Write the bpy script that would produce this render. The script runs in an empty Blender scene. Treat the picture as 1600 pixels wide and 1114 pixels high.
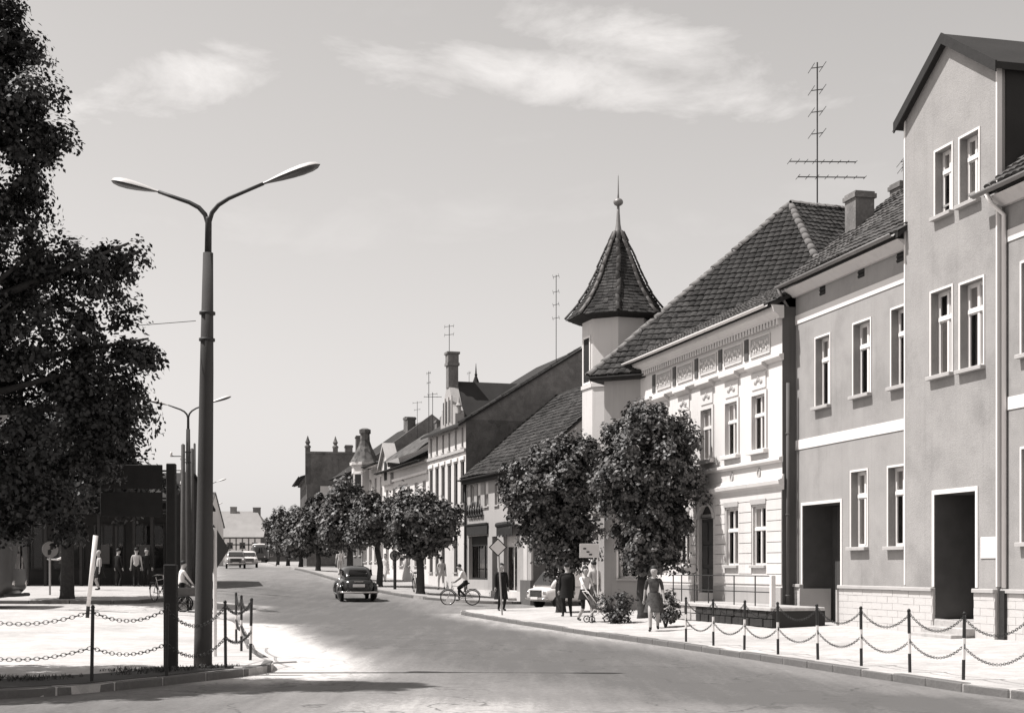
import bpy, bmesh, math, random
import numpy as np
from mathutils import Vector, Matrix

# ------------------------------------------------------------------ scene, camera, sky, sun
sc = bpy.context.scene
C = sc.collection
PI = math.pi
F = 2200.0                      # focal length in photograph pixels
CAMZ = 1.65
cam_d = bpy.data.cameras.new('camera')
cam_d.sensor_width = 36.0
cam_d.lens = F / 1600 * 36.0
cam_d.shift_y = (888 - 557) / 1600.0
cam_d.clip_start = 0.1
cam_d.clip_end = 5000
cam = bpy.data.objects.new('camera', cam_d)
C.objects.link(cam)
cam.location = (0, 0, CAMZ)
cam.rotation_euler = (PI / 2, 0, 0)
sc.camera = cam

sc.view_settings.view_transform = 'Standard'
sc.view_settings.look = 'None'
sc.view_settings.gamma = 1.0
sc.view_settings.use_curve_mapping = False
sc.view_settings.exposure = 0.40
sc.cycles.max_bounces = 5
sc.cycles.diffuse_bounces = 1
sc.cycles.glossy_bounces = 2
sc.cycles.transparent_max_bounces = 8
sc.cycles.caustics_reflective = False
sc.cycles.caustics_refractive = False

SUN_EL = math.radians(59)
world = bpy.data.worlds.new('World')
sc.world = world
world.use_nodes = True
wn, wl = world.node_tree.nodes, world.node_tree.links
for n in list(wn):
    wn.remove(n)
w_out = wn.new('ShaderNodeOutputWorld')
w_bg = wn.new('ShaderNodeBackground')
w_bg.inputs['Strength'].default_value = 0.099
w_sky = wn.new('ShaderNodeTexSky')
w_sky.sky_type = 'NISHITA'
w_sky.sun_disc = False
w_sky.sun_elevation = SUN_EL
w_sky.sun_rotation = math.radians(-90)
w_sky.dust_density = 0.1
w_sky.air_density = 2.0
w_sky.ozone_density = 1.0


def wmath(op, a, b=None, clamp=False):
    n = wn.new('ShaderNodeMath')
    n.operation = op
    n.use_clamp = clamp
    for i, v in enumerate((a, b)):
        if v is None:
            continue
        if isinstance(v, (int, float)):
            n.inputs[i].default_value = v
        else:
            wl.new(v, n.inputs[i])
    return n.outputs[0]


# black and white film: the blue sky as panchromatic film records it
w_sep = wn.new('ShaderNodeSeparateColor')
wl.new(w_sky.outputs[0], w_sep.inputs[0])
lum = wmath('ADD', wmath('ADD', wmath('MULTIPLY', w_sep.outputs[0], 0.10), wmath('MULTIPLY', w_sep.outputs[1], 0.60)),
            wmath('MULTIPLY', w_sep.outputs[2], 0.30))
w_geo = wn.new('ShaderNodeTexCoord')
w_nrm = wn.new('ShaderNodeSeparateXYZ')
wl.new(w_geo.outputs['Generated'], w_nrm.inputs[0])
dx, dy, dz = w_nrm.outputs[0], w_nrm.outputs[1], w_nrm.outputs[2]


def wnoise(scale3, scale, detail, rough):
    m = wn.new('ShaderNodeMapping')
    m.inputs['Scale'].default_value = scale3
    wl.new(w_geo.outputs['Generated'], m.inputs[0])
    n = wn.new('ShaderNodeTexNoise')
    n.inputs['Scale'].default_value = scale
    n.inputs['Detail'].default_value = detail
    n.inputs['Roughness'].default_value = rough
    n.inputs['Distortion'].default_value = 0.4
    wl.new(m.outputs[0], n.inputs[0])
    return n.outputs[0]


fine = wnoise((1, 1, 2.6), 9.0, 8, 0.62)
broad = wnoise((1, 1, 3.0), 2.3, 4, 0.5)


def bank(cx, cz, rx, rz, tilt, bias=1.2):
    """one soft cloud bank around a compass direction; edges broken up by the noise"""
    ax = wmath('SUBTRACT', dx, cx)
    az = wmath('SUBTRACT', wmath('SUBTRACT', dz, cz), wmath('MULTIPLY', ax, tilt))
    q = wmath('ADD', wmath('POWER', wmath('DIVIDE', wmath('ABSOLUTE', ax), rx), 2.0),
              wmath('POWER', wmath('DIVIDE', wmath('ABSOLUTE', az), rz), 2.0))
    q = wmath('ADD', q, wmath('MULTIPLY', wmath('SUBTRACT', fine, 0.5), 7.5))
    q = wmath('ADD', q, wmath('MULTIPLY', wmath('SUBTRACT', broad, 0.5), 2.2))
    front = wmath('MULTIPLY', dy, 3.0, True)
    return wmath('MULTIPLY', wmath('MULTIPLY', wmath('SUBTRACT', bias, q), 0.5, True), front)


c1 = bank(-0.20, 0.325, 0.072, 0.017, 0.26)
c2 = bank(0.055, 0.324, 0.17, 0.014, -0.10, 1.75)
c3 = bank(0.105, 0.338, 0.09, 0.021, -0.28)
wisp = wmath('MULTIPLY', wmath('SUBTRACT', wmath('MULTIPLY', wmath('ADD', broad, wmath('MULTIPLY', fine, 0.5)), 3.0), 2.62, True), 0.45)
cl = wmath('MAXIMUM', wmath('MAXIMUM', c1, c2), wmath('MAXIMUM', c3, wisp))
cloudlum = wmath('ADD', lum, wmath('MULTIPLY', cl, 2.3))
w_comb = wn.new('ShaderNodeCombineColor')
wl.new(cloudlum, w_comb.inputs[0])
wl.new(wmath('MULTIPLY', cloudlum, 0.962), w_comb.inputs[1])
wl.new(wmath('MULTIPLY', cloudlum, 0.938), w_comb.inputs[2])
wl.new(w_comb.outputs[0], w_bg.inputs['Color'])
wl.new(w_bg.outputs[0], w_out.inputs['Surface'])

sun_d = bpy.data.lights.new('sun', 'SUN')
sun_d.energy = 5.0
sun_d.angle = math.radians(0.53)
sun_d.color = (1.0, 0.975, 0.955)
sun = bpy.data.objects.new('sun', sun_d)
C.objects.link(sun)
SUN_AZ = math.radians(-1.5)     # sun stands to the left, shadows fall to the right
sd = Vector((-math.cos(SUN_EL) * math.cos(SUN_AZ), math.cos(SUN_EL) * math.sin(SUN_AZ), math.sin(SUN_EL)))
sun.rotation_euler = sd.to_track_quat('Z', 'Y').to_euler()

# ------------------------------------------------------------------ helpers
rnd = random.Random(7)


def sstep(a, b, x):
    t = min(1.0, max(0.0, (x - a) / (b - a)))
    return t * t * (3 - 2 * t)


RP = [(-50, 0), (38, 0), (52, .09), (63, .34), (80, .75), (115, 1.5), (160, 2.15), (220, 2.75), (320, 3.1), (3000, 3.4)]


def rise(Y):
    for (a, za), (b, zb) in zip(RP, RP[1:]):
        if Y <= b:
            return za + (zb - za) * max(0, (Y - a)) / (b - a)
    return RP[-1][1]


def g(X, Y):
    """height of the pavements; the road lies 0.12 below"""
    w = .15 + .85 * sstep(3, -6, X)
    w = w + (1 - w) * sstep(90, 140, Y)
    r = (rise(Y - 3) + rise(Y) + rise(Y + 3)) / 3
    dk = X - (6.9 - .254 * (Y - 18.9))
    r2 = .2 * sstep(1.2, 5.0, dk) * (1 - sstep(49, 55, Y))
    return r * w + r2 + .45 * sstep(-7, -15, X) * sstep(28, 58, Y) * (1 - sstep(90, 160, Y))


def PX(x, Y):
    return (x - 800) / F * Y


def PZ(y, Y):
    return CAMZ - (y - 888) / F * Y


class MB:
    """collects shapes for ONE mesh object"""
    def __init__(s):
        s.v = []
        s.f = []
        s.m = []

    def add(s, vs, fs, mi=0):
        o = len(s.v)
        s.v += [tuple(p) for p in vs]
        s.f += [tuple(i + o for i in f) for f in fs]
        s.m += [mi] * len(fs)

    def box(s, x0, x1, y0, y1, z0, z1, mi=0, M=None):
        vs = [(x, y, z) for z in (z0, z1) for y in (y0, y1) for x in (x0, x1)]
        if M is not None:
            vs = [M @ Vector(p) for p in vs]
        s.add(vs, [(0, 2, 3, 1), (4, 5, 7, 6), (0, 1, 5, 4), (2, 6, 7, 3), (0, 4, 6, 2), (1, 3, 7, 5)], mi)
        return s

    def bbox(s, x0, x1, y0, y1, z0, z1, b=.01, mi=0):
        """box with its vertical and top edges chamfered"""
        def ring(d, z):
            return [(x0 + d, y0, z), (x1 - d, y0, z), (x1, y0 + d, z), (x1, y1 - d, z), (x1 - d, y1, z), (x0 + d, y1, z), (x0, y1 - d, z), (x0, y0 + d, z)]
        def ins(z):
            return [(x0 + b, y0 + b, z), (x1 - b, y0 + b, z), (x1 - b, y0 + b, z), (x1 - b, y1 - b, z), (x1 - b, y1 - b, z), (x0 + b, y1 - b, z), (x0 + b, y1 - b, z), (x0 + b, y0 + b, z)]
        vs = ring(b, z0) + ring(b, z1 - b) + ins(z1)
        fs = [(i, (i + 1) % 8, 8 + (i + 1) % 8, 8 + i) for i in range(8)]
        fs += [(8 + i, 8 + (i + 1) % 8, 16 + (i + 1) % 8, 16 + i) for i in range(8)]
        fs += [tuple(range(16, 24)), tuple(reversed(range(8)))]
        s.add(vs, fs, mi)
        return s

    def quad(s, a, b, c, d, mi=0):
        s.add([a, b, c, d], [(0, 1, 2, 3)], mi)
        return s

    def poly(s, pts, mi=0):
        s.add(pts, [tuple(range(len(pts)))], mi)
        return s

    def prism(s, pts, off, mi=0):
        """polygon extruded along the vector off"""
        n = len(pts)
        off = Vector(off)
        vs = [Vector(p) for p in pts] + [Vector(p) + off for p in pts]
        fs = [tuple(reversed(range(n))), tuple(range(n, 2 * n))] + [(i, (i + 1) % n, n + (i + 1) % n, n + i) for i in range(n)]
        s.add(vs, fs, mi)
        return s

    def tube(s, pts, rad, n=8, mi=0, caps=True, M=None):
        pts = [Vector(p) for p in pts]
        if M is not None:
            pts = [M @ p for p in pts]
        if not isinstance(rad, (list, tuple)):
            rad = [rad] * len(pts)
        o = len(s.v)
        prev = None
        for i, p in enumerate(pts):
            t = (pts[min(i + 1, len(pts) - 1)] - pts[max(i - 1, 0)])
            if t.length < 1e-9:
                t = Vector((0, 0, 1))
            t.normalize()
            if prev is None:
                a = Vector((0, 0, 1)) if abs(t.z) < .9 else Vector((1, 0, 0))
                nx = t.cross(a).normalized()
            else:
                nx = (prev - t * prev.dot(t))
                nx = nx.normalized() if nx.length > 1e-6 else t.orthogonal().normalized()
            prev = nx
            ny = t.cross(nx)
            for k in range(n):
                an = 2 * PI * k / n
                s.v.append(tuple(p + (nx * math.cos(an) + ny * math.sin(an)) * rad[i]))
        for i in range(len(pts) - 1):
            for k in range(n):
                k2 = (k + 1) % n
                s.f.append((o + i * n + k, o + i * n + k2, o + (i + 1) * n + k2, o + (i + 1) * n + k))
                s.m.append(mi)
        if caps:
            s.f.append(tuple(o + k for k in reversed(range(n))))
            s.f.append(tuple(o + (len(pts) - 1) * n + k for k in range(n)))
            s.m += [mi, mi]
        return s

    def lathe(s, prof, n=12, c=(0, 0, 0), mi=0, M=None, ang0=0.0):
        """profile of (radius, z) turned around the vertical axis through c"""
        vs = []
        for r, z in prof:
            for k in range(n):
                a = ang0 + 2 * PI * k / n
                p = Vector((c[0] + r * math.cos(a), c[1] + r * math.sin(a), c[2] + z))
                vs.append(M @ p if M is not None else p)
        fs = []
        for i in range(len(prof) - 1):
            for k in range(n):
                k2 = (k + 1) % n
                fs.append((i * n + k, i * n + k2, (i + 1) * n + k2, (i + 1) * n + k))
        fs.append(tuple(reversed(range(n))))
        fs.append(tuple((len(prof) - 1) * n + k for k in range(n)))
        s.add(vs, fs, mi)
        return s

    def ball(s, c, r, n=10, m=7, mi=0, M=None):
        if not isinstance(r, (tuple, list)):
            r = (r, r, r)
        vs = []
        for i in range(1, m):
            t = PI * i / m
            for k in range(n):
                a = 2 * PI * k / n
                p = Vector((c[0] + r[0] * math.sin(t) * math.cos(a), c[1] + r[1] * math.sin(t) * math.sin(a), c[2] - r[2] * math.cos(t)))
                vs.append(M @ p if M is not None else p)
        b = Vector((c[0], c[1], c[2] - r[2]))
        tp = Vector((c[0], c[1], c[2] + r[2]))
        vs += [M @ b if M is not None else b, M @ tp if M is not None else tp]
        fs = []
        for i in range(m - 2):
            for k in range(n):
                k2 = (k + 1) % n
                fs.append((i * n + k, i * n + k2, (i + 1) * n + k2, (i + 1) * n + k))
        B = (m - 1) * n
        for k in range(n):
            fs.append((B, (k + 1) % n, k))
            fs.append((B + 1, (m - 2) * n + k, (m - 2) * n + (k + 1) % n))
        s.add(vs, fs, mi)
        return s

    def torus(s, c, R, r, n=24, m=6, axis='x', mi=0, M=None):
        vs = []
        for i in range(n):
            a = 2 * PI * i / n
            for k in range(m):
                b = 2 * PI * k / m
                q = R + r * math.cos(b)
                p = (r * math.sin(b), q * math.cos(a), q * math.sin(a))
                if axis == 'y':
                    p = (p[1], p[0], p[2])
                if axis == 'z':
                    p = (p[1], p[2], p[0])
                p = Vector(p) + Vector(c)
                vs.append(M @ p if M is not None else p)
        fs = [(i * m + k, i * m + (k + 1) % m, ((i + 1) % n) * m + (k + 1) % m, ((i + 1) % n) * m + k) for i in range(n) for k in range(m)]
        s.add(vs, fs, mi)
        return s

    def mesh(s, name, mats, smooth=False):
        me = bpy.data.meshes.new(name)
        me.from_pydata(s.v, [], s.f)
        for m in (mats if isinstance(mats, (list, tuple)) else [mats]):
            me.materials.append(m)
        if any(s.m):
            me.polygons.foreach_set('material_index', s.m)
        if smooth:
            me.polygons.foreach_set('use_smooth', [True] * len(me.polygons))
        me.update()
        return me

    def build(s, name, mats, parent=None, smooth=False, loc=None, rz=None):
        bm = bmesh.new()
        me = s.mesh(name, mats, smooth)
        bm.from_mesh(me)
        bmesh.ops.recalc_face_normals(bm, faces=bm.faces)
        bm.to_mesh(me)
        bm.free()
        return link(name, me, parent, loc, rz)


def link(name, me, parent=None, loc=None, rz=None):
    o = bpy.data.objects.new(name, me)
    C.objects.link(o)
    if parent is not None:
        o.parent = parent
    if loc is not None:
        o.location = loc
    if rz is not None:
        o.rotation_euler = (0, 0, rz)
    return o


def tag(o, label, cat, group=None, kind=None):
    o['label'] = label
    if cat:
        o['category'] = cat
    if group:
        o['group'] = group
    if kind:
        o['kind'] = kind
    return o


def thing(name, label, cat, loc=(0, 0, 0), rz=0.0, group=None):
    o = bpy.data.objects.new(name, None)
    C.objects.link(o)
    o.empty_display_size = .2
    o.location = loc
    o.rotation_euler = (0, 0, rz)
    return tag(o, label, cat, group)


def dup(o, parent=None, loc=None, rz=None, label=None):
    c = o.copy()
    C.objects.link(c)
    c.parent = parent
    if loc is not None:
        c.location = loc
    if rz is not None:
        c.rotation_euler = (0, 0, rz)
    if label:
        c['label'] = label
    for ch in list(o.children):
        if ch is not c:
            dup(ch, c)
    return c


# ------------------------------------------------------------------ materials
TINT = (1.0, 0.962, 0.94)
MATS = {}


def mat(name, val, rough=.8, var=.25, scale=3.0, bump=.0, bscale=40.0, spec=.3, metal=0.0, stain=0.0, streak=0.0, fine=.0, cell=.0):
    """matte grey surface: broad tonal variation, fine grain, optional relief, stains and rain streaks"""
    if name in MATS:
        return MATS[name]
    m = bpy.data.materials.new(name)
    m.use_nodes = True
    nt = m.node_tree
    N, Lk = nt.nodes, nt.links
    p = N['Principled BSDF']
    p.inputs['Roughness'].default_value = rough
    p.inputs['Specular IOR Level'].default_value = spec
    p.inputs['Metallic'].default_value = metal
    tc = N.new('ShaderNodeTexCoord')

    def noise(sc_, det=4.0, vec=None, ro=.55):
        n = N.new('ShaderNodeTexNoise')
        n.inputs['Scale'].default_value = sc_
        n.inputs['Detail'].default_value = det
        n.inputs['Roughness'].default_value = ro
        Lk.new(vec or tc.outputs['Object'], n.inputs['Vector'])
        return n.outputs[0]

    def mth(op, a, b, clamp=False):
        n = N.new('ShaderNodeMath')
        n.operation = op
        n.use_clamp = clamp
        for i, q in enumerate((a, b)):
            if isinstance(q, (int, float)):
                n.inputs[i].default_value = q
            else:
                Lk.new(q, n.inputs[i])
        return n.outputs[0]

    k = mth('ADD', 1 - var, mth('MULTIPLY', noise(scale), 2 * var))
    if fine:
        k = mth('MULTIPLY', k, mth('ADD', 1 - fine, mth('MULTIPLY', noise(bscale, 2), 2 * fine)))
    if stain:
        st = mth('MULTIPLY', mth('SUBTRACT', noise(scale * .35, 6, ro=.65), .5), 5.0, True)
        k = mth('MULTIPLY', k, mth('SUBTRACT', 1.0, mth('MULTIPLY', st, stain)))
    if streak:
        mp = N.new('ShaderNodeMapping')
        mp.inputs['Scale'].default_value = (6, 6, .35)
        Lk.new(tc.outputs['Object'], mp.inputs[0])
        st = mth('MULTIPLY', mth('SUBTRACT', noise(1.0, 5, mp.outputs[0]), .52), 4.0, True)
        k = mth('MULTIPLY', k, mth('SUBTRACT', 1.0, mth('MULTIPLY', st, streak)))
    if cell:
        vo = N.new('ShaderNodeTexVoronoi')
        vo.inputs['Scale'].default_value = 4.2
        Lk.new(tc.outputs['Object'], vo.inputs['Vector'])
        sp_ = N.new('ShaderNodeSeparateColor')
        Lk.new(vo.outputs['Color'], sp_.inputs[0])
        oi = N.new('ShaderNodeObjectInfo')
        k = mth('MULTIPLY', k, mth('ADD', 1 - cell, mth('MULTIPLY', sp_.outputs[0], 2 * cell)))
        k = mth('MULTIPLY', k, mth('ADD', .75, mth('MULTIPLY', oi.outputs['Random'], .5)))
    vm = N.new('ShaderNodeVectorMath')
    vm.operation = 'SCALE'
    vm.inputs[0].default_value = [val * t for t in TINT]
    Lk.new(k, vm.inputs['Scale'])
    Lk.new(vm.outputs[0], p.inputs['Base Color'])
    if bump:
        b = N.new('ShaderNodeBump')
        b.inputs['Strength'].default_value = bump
        b.inputs['Distance'].default_value = .02
        Lk.new(noise(bscale, 3), b.inputs['Height'])
        Lk.new(b.outputs[0], p.inputs['Normal'])
    MATS[name] = m
    return m


def glass_mat(name, tint=.78, rough=.02):
    m = bpy.data.materials.new(name)
    m.use_nodes = True
    nt = m.node_tree
    N, Lk = nt.nodes, nt.links
    for n in list(N):
        N.remove(n)
    o = N.new('ShaderNodeOutputMaterial')
    mx = N.new('ShaderNodeMixShader')
    tr = N.new('ShaderNodeBsdfTransparent')
    tr.inputs[0].default_value = (tint, tint, tint, 1)
    gl = N.new('ShaderNodeBsdfGlossy')
    gl.inputs['Roughness'].default_value = rough
    gl.inputs['Color'].default_value = (.8, .78, .77, 1)
    fr = N.new('ShaderNodeFresnel')
    fr.inputs[0].default_value = 1.45
    Lk.new(fr.outputs[0], mx.inputs[0])
    Lk.new(tr.outputs[0], mx.inputs[1])
    Lk.new(gl.outputs[0], mx.inputs[2])
    Lk.new(mx.outputs[0], o.inputs[0])
    return m


M_GLASS = glass_mat('window_glass')
M_CARGLASS = glass_mat('car_glass', .35)
M_GREY = mat('grey_render', .335, .92, .16, 1.3, .45, 40, .15, stain=.24, streak=.10, fine=.16)
M_GREYP = mat('pale_brick', .55, .9, .16, 1.2, .3, 30, .15, stain=.2, fine=.06)
M_MORTAR = mat('pale_mortar', .50, .9, .15, 3)
M_WHITE = mat('white_render', .68, .85, .08, .6, .2, 45, .2, stain=.16, streak=.10)
M_TRIM = mat('white_paint', .78, .6, .06, 2, .05, 60, .3)
M_SILL = mat('stone_sill', .42, .85, .15, 4, .2, 60)
M_DARKWALL = mat('dark_render', .13, .92, .25, .6, .3, 40, .15, stain=.25, streak=.2)  # plain dark tone; on some end walls it stands for their shade
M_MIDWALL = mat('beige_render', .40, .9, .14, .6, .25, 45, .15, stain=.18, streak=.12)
M_PALEWALL = mat('pale_render', .60, .88, .12, .5, .2, 45, .2, stain=.16, streak=.12)
M_BRICKW = mat('sooty_brick', .17, .95, .35, 1.0, .6, 14, .1, stain=.35, fine=.3, cell=.12)
M_TILE = mat('roof_tile', .046, .9, .45, 1.1, .2, 20, .1, stain=.35, fine=.2, cell=.45)
M_TILE2 = mat('weathered_roof_tile', .10, .9, .4, 1.2, .2, 20, .1, stain=.3, fine=.2, cell=.4)
M_TILE_PALE = mat('pale_roof_tile', .30, .9, .2, .7, .2, 20, .2, fine=.15)
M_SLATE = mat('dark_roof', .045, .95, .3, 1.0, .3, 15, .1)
M_HIPTILE = mat('mortared_hip_tile', .19, .9, .4, 5, .2, 20, .15)
M_WOODDARK = mat('dark_wood', .035, .8, .3, 6, .3, 30, .2)
M_WOOD = mat('weathered_wood', .10, .85, .3, 6, .3, 30, .2)
M_IRON = mat('dark_iron', .03, .6, .3, 8, .1, 60, .4)
M_ZINC = mat('zinc_sheet', .22, .5, .2, 3, .05, 30, .5, metal=.3)
M_CONC = mat('spun_concrete', .075, .9, .15, 2.0, .25, 60, .2, stain=.15, streak=.15)
M_LAMPHEAD = mat('lamp_aluminium', .62, .42, .1, 4, 0, 20, .5)
M_LAMPGLASS = mat('lamp_lens', .06, .3, .2, 4, 0, 20, .5)
M_ROOM = mat('dark_room', .02, .95, .3, 1)
M_CURTAIN = mat('net_curtain', .66, .95, .25, 9, .3, 25, .1)
M_DOOR = mat('dark_door', .065, .7, .3, 3, .2, 30, .3)
M_RECESS_SHADE = mat('recess_shade', .085, .7, .3, 2.5, .1, 30, .3)  # dark tone of the door recesses, their shade put into the colour
M_RUBBER = mat('rubber', .02, .9, .2, 8)
M_BLACKPAINT = mat('black_car_paint', .02, .18, .2, 2, 0, 20, .6)
M_WHITEPAINT = mat('white_car_paint', .72, .25, .05, 2, 0, 20, .5)
M_GREYPAINT = mat('grey_car_paint', .30, .25, .1, 2, 0, 20, .5)
M_BUSPAINT = mat('dark_bus_paint', .05, .3, .2, 2, 0, 20, .5)
M_CHROME = mat('chrome', .6, .15, .1, 3, 0, 20, .5, metal=.9)
M_SKIN = mat('skin', .38, .6, .06, 8)
M_CLOTHW = mat('white_cloth', .74, .9, .08, 8, .2, 25, .1)
M_CLOTHL = mat('pale_cloth', .45, .9, .12, 8, .2, 25, .1)
M_CLOTHD = mat('dark_cloth', .022, .9, .2, 8, .2, 25, .1)
M_CLOTHM = mat('grey_cloth', .12, .9, .2, 8, .2, 25, .1)
M_CLOTHP = mat('patterned_cloth', .07, .9, .85, 14, .1, 25, .1)
M_HAIRD = mat('dark_hair', .02, .6, .3, 12)
M_HAIRL = mat('fair_hair', .40, .6, .3, 12)
M_SHOE = mat('shoe_leather', .03, .5, .2, 8)
M_STONE = mat('rough_stone', .42, .9, .3, 3, .5, 12, .15, fine=.15)
M_KERB = mat('granite_kerb', .15, .9, .3, 2.5, .4, 25, .2, stain=.35, fine=.2)
M_BARK = mat('bark', .06, .95, .35, 6, .8, 12, .1, fine=.2)
M_SIGNB = mat('sign_back', .10, .7, .2, 4)
M_SIGNW = mat('sign_enamel', .74, .4, .05, 4, 0, 20, .4)
M_SIGNG = mat('sign_grey', .30, .5, .08, 4, 0, 20, .4)
M_SIGND = mat('sign_dark', .03, .5, .1, 4)
M_POSTB = mat('post_black', .03, .6, .3, 10, .1, 40)
M_POSTW = mat('post_white', .70, .6, .15, 10, .1, 40)
M_SOIL = mat('planting_soil', .06, .95, .4, 2, .8, 12)
M_GLASSDARK = mat('shop_dark', .03, .25, .4, 2.0, 0, 10, .5)


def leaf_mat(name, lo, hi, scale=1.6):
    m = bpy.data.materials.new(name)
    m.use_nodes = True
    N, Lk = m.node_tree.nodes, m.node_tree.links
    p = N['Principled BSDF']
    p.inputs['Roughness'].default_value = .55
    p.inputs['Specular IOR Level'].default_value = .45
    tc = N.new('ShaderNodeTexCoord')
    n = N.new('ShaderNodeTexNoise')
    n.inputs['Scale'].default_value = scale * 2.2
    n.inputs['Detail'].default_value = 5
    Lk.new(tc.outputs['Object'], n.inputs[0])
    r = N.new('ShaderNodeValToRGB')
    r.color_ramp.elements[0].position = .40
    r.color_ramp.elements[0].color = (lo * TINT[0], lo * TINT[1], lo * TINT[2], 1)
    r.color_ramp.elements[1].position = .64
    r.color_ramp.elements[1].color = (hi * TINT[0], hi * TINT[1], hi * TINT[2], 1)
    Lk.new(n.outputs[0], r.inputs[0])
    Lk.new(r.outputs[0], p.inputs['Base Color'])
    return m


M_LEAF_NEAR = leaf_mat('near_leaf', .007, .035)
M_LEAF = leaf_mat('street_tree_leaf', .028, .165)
M_LEAF_FAR = leaf_mat('far_leaf', .04, .14)
M_LEAF_BUSH = leaf_mat('bush_leaf', .03, .09, 3)


# road: dusty asphalt, dust mask stored per vertex (the worn lane has its own shape)
def road_mat():
    m = bpy.data.materials.new('asphalt')
    m.use_nodes = True
    N, Lk = m.node_tree.nodes, m.node_tree.links
    p = N['Principled BSDF']
    p.inputs['Roughness'].default_value = .85
    p.inputs['Specular IOR Level'].default_value = .25
    at = N.new('ShaderNodeAttribute')
    at.attribute_name = 'dust'
    tc = N.new('ShaderNodeTexCoord')

    def noise(sc_, det, sx=1, sy=1, ro=.6):
        mp = N.new('ShaderNodeMapping')
        mp.inputs['Scale'].default_value = (sx, sy, 1)
        mp.inputs['Rotation'].default_value = (0, 0, math.radians(18))
        Lk.new(tc.outputs['Object'], mp.inputs[0])
        n = N.new('ShaderNodeTexNoise')
        n.inputs['Scale'].default_value = sc_
        n.inputs['Detail'].default_value = det
        n.inputs['Roughness'].default_value = ro
        Lk.new(mp.outputs[0], n.inputs[0])
        return n.outputs[0]

    def mth(op, a, b, clamp=False):
        n = N.new('ShaderNodeMath')
        n.operation = op
        n.use_clamp = clamp
        for i, q in enumerate((a, b)):
            if isinstance(q, (int, float)):
                n.inputs[i].default_value = q
            else:
                Lk.new(q, n.inputs[i])
        return n.outputs[0]

    big = noise(.22, 5)
    streak = noise(1.0, 7, 2.4, .22, .68)
    fine_ = noise(14, 7, ro=.78)
    d = mth('ADD', at.outputs['Fac'], mth('MULTIPLY', mth('SUBTRACT', big, .5), .38))
    d = mth('ADD', d, mth('MULTIPLY', mth('SUBTRACT', streak, .5), .60))
    d = mth('ADD', d, mth('MULTIPLY', mth('SUBTRACT', fine_, .5), .85), True)
    r = N.new('ShaderNodeValToRGB')
    e = r.color_ramp.elements
    e[0].position = .10
    e[0].color = tuple(.105 * t for t in TINT) + (1,)
    e[1].position = .95
    e[1].color = tuple(.52 * t for t in TINT) + (1,)
    x = e.new(.55)
    x.color = tuple(.22 * t for t in TINT) + (1,)
    Lk.new(d, r.inputs[0])
    vo = N.new('ShaderNodeTexVoronoi')
    vo.feature = 'DISTANCE_TO_EDGE'
    vo.inputs['Scale'].default_value = .33
    wv = N.new('ShaderNodeVectorMath')
    wv.operation = 'ADD'
    Lk.new(tc.outputs['Object'], wv.inputs[0])
    nz = N.new('ShaderNodeTexNoise')
    nz.inputs['Scale'].default_value = .9
    nz.inputs['Detail'].default_value = 4
    Lk.new(tc.outputs['Object'], nz.inputs[0])
    sc2 = N.new('ShaderNodeVectorMath')
    sc2.operation = 'SCALE'
    sc2.inputs['Scale'].default_value = 2.2
    Lk.new(nz.outputs['Color'], sc2.inputs[0])
    Lk.new(sc2.outputs[0], wv.inputs[1])
    Lk.new(wv.outputs[0], vo.inputs['Vector'])
    crack = mth('MULTIPLY', mth('SUBTRACT', .016, vo.outputs['Distance']), 60.0, True)
    crack = mth('MULTIPLY', crack, mth('MULTIPLY', mth('SUBTRACT', big, .40), 5.0, True))
    mx = N.new('ShaderNodeMix')
    mx.data_type = 'RGBA'
    Lk.new(mth('MULTIPLY', crack, .8), mx.inputs['Factor'])
    Lk.new(r.outputs[0], mx.inputs['A'])
    mx.inputs['B'].default_value = (.05, .048, .047, 1)
    Lk.new(mx.outputs['Result'], p.inputs['Base Color'])
    b = N.new('ShaderNodeBump')
    b.inputs['Strength'].default_value = .35
    b.inputs['Distance'].default_value = .015
    Lk.new(fine_, b.inputs['Height'])
    Lk.new(b.outputs[0], p.inputs['Normal'])
    return m


M_ROAD = road_mat()
M_PAVE = mat('pale_gravel_pavement', .40, .92, .16, .5, .45, 26, .15, stain=.26, fine=.2, cell=.10)
M_GROUND = mat('dusty_ground', .36, .95, .2, .2, .3, 10, .1, fine=.1)

# ------------------------------------------------------------------ ground, road, pavements
def axis_lines(segs):
    out = []
    for a, b, st in segs:
        n = max(1, int(round((b - a) / st)))
        out += [a + (b - a) * i / n for i in range(n)]
    out.append(segs[-1][1])
    return out


def sheet(name, xs, ys, dz, m, fn=None):
    nx, ny = len(xs), len(ys)
    vs = [(x, y, g(x, y) + dz) for y in ys for x in xs]
    fs = [(j * nx + i, j * nx + i + 1, (j + 1) * nx + i + 1, (j + 1) * nx + i) for j in range(ny - 1) for i in range(nx - 1)]
    me = bpy.data.meshes.new(name)
    me.from_pydata(vs, [], fs)
    me.materials.append(m)
    me.polygons.foreach_set('use_smooth', [True] * len(fs))
    if fn:
        at = me.attributes.new('dust', 'FLOAT', 'POINT')
        at.data.foreach_set('value', [fn(v[0], v[1]) for v in vs])
    o = link(name, me)
    o['kind'] = 'structure'
    return o


sheet('ground', axis_lines([(-1500, -200, 130), (-200, -60, 14), (-60, 40, 4), (40, 200, 16), (200, 1500, 130)]),
      axis_lines([(-300, -20, 40), (-20, 120, 4), (120, 400, 14), (400, 2500, 150)]), -.30, M_GROUND)

LANE = [(14, 6), (12.0, 12), (8.6, 16), (5.0, 21), (1.8, 27), (-1.2, 34), (-4.0, 43), (-6.2, 52), (-9.0, 64), (-13.5, 82), (-20, 110), (-32, 160), (-45, 215)]


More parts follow.
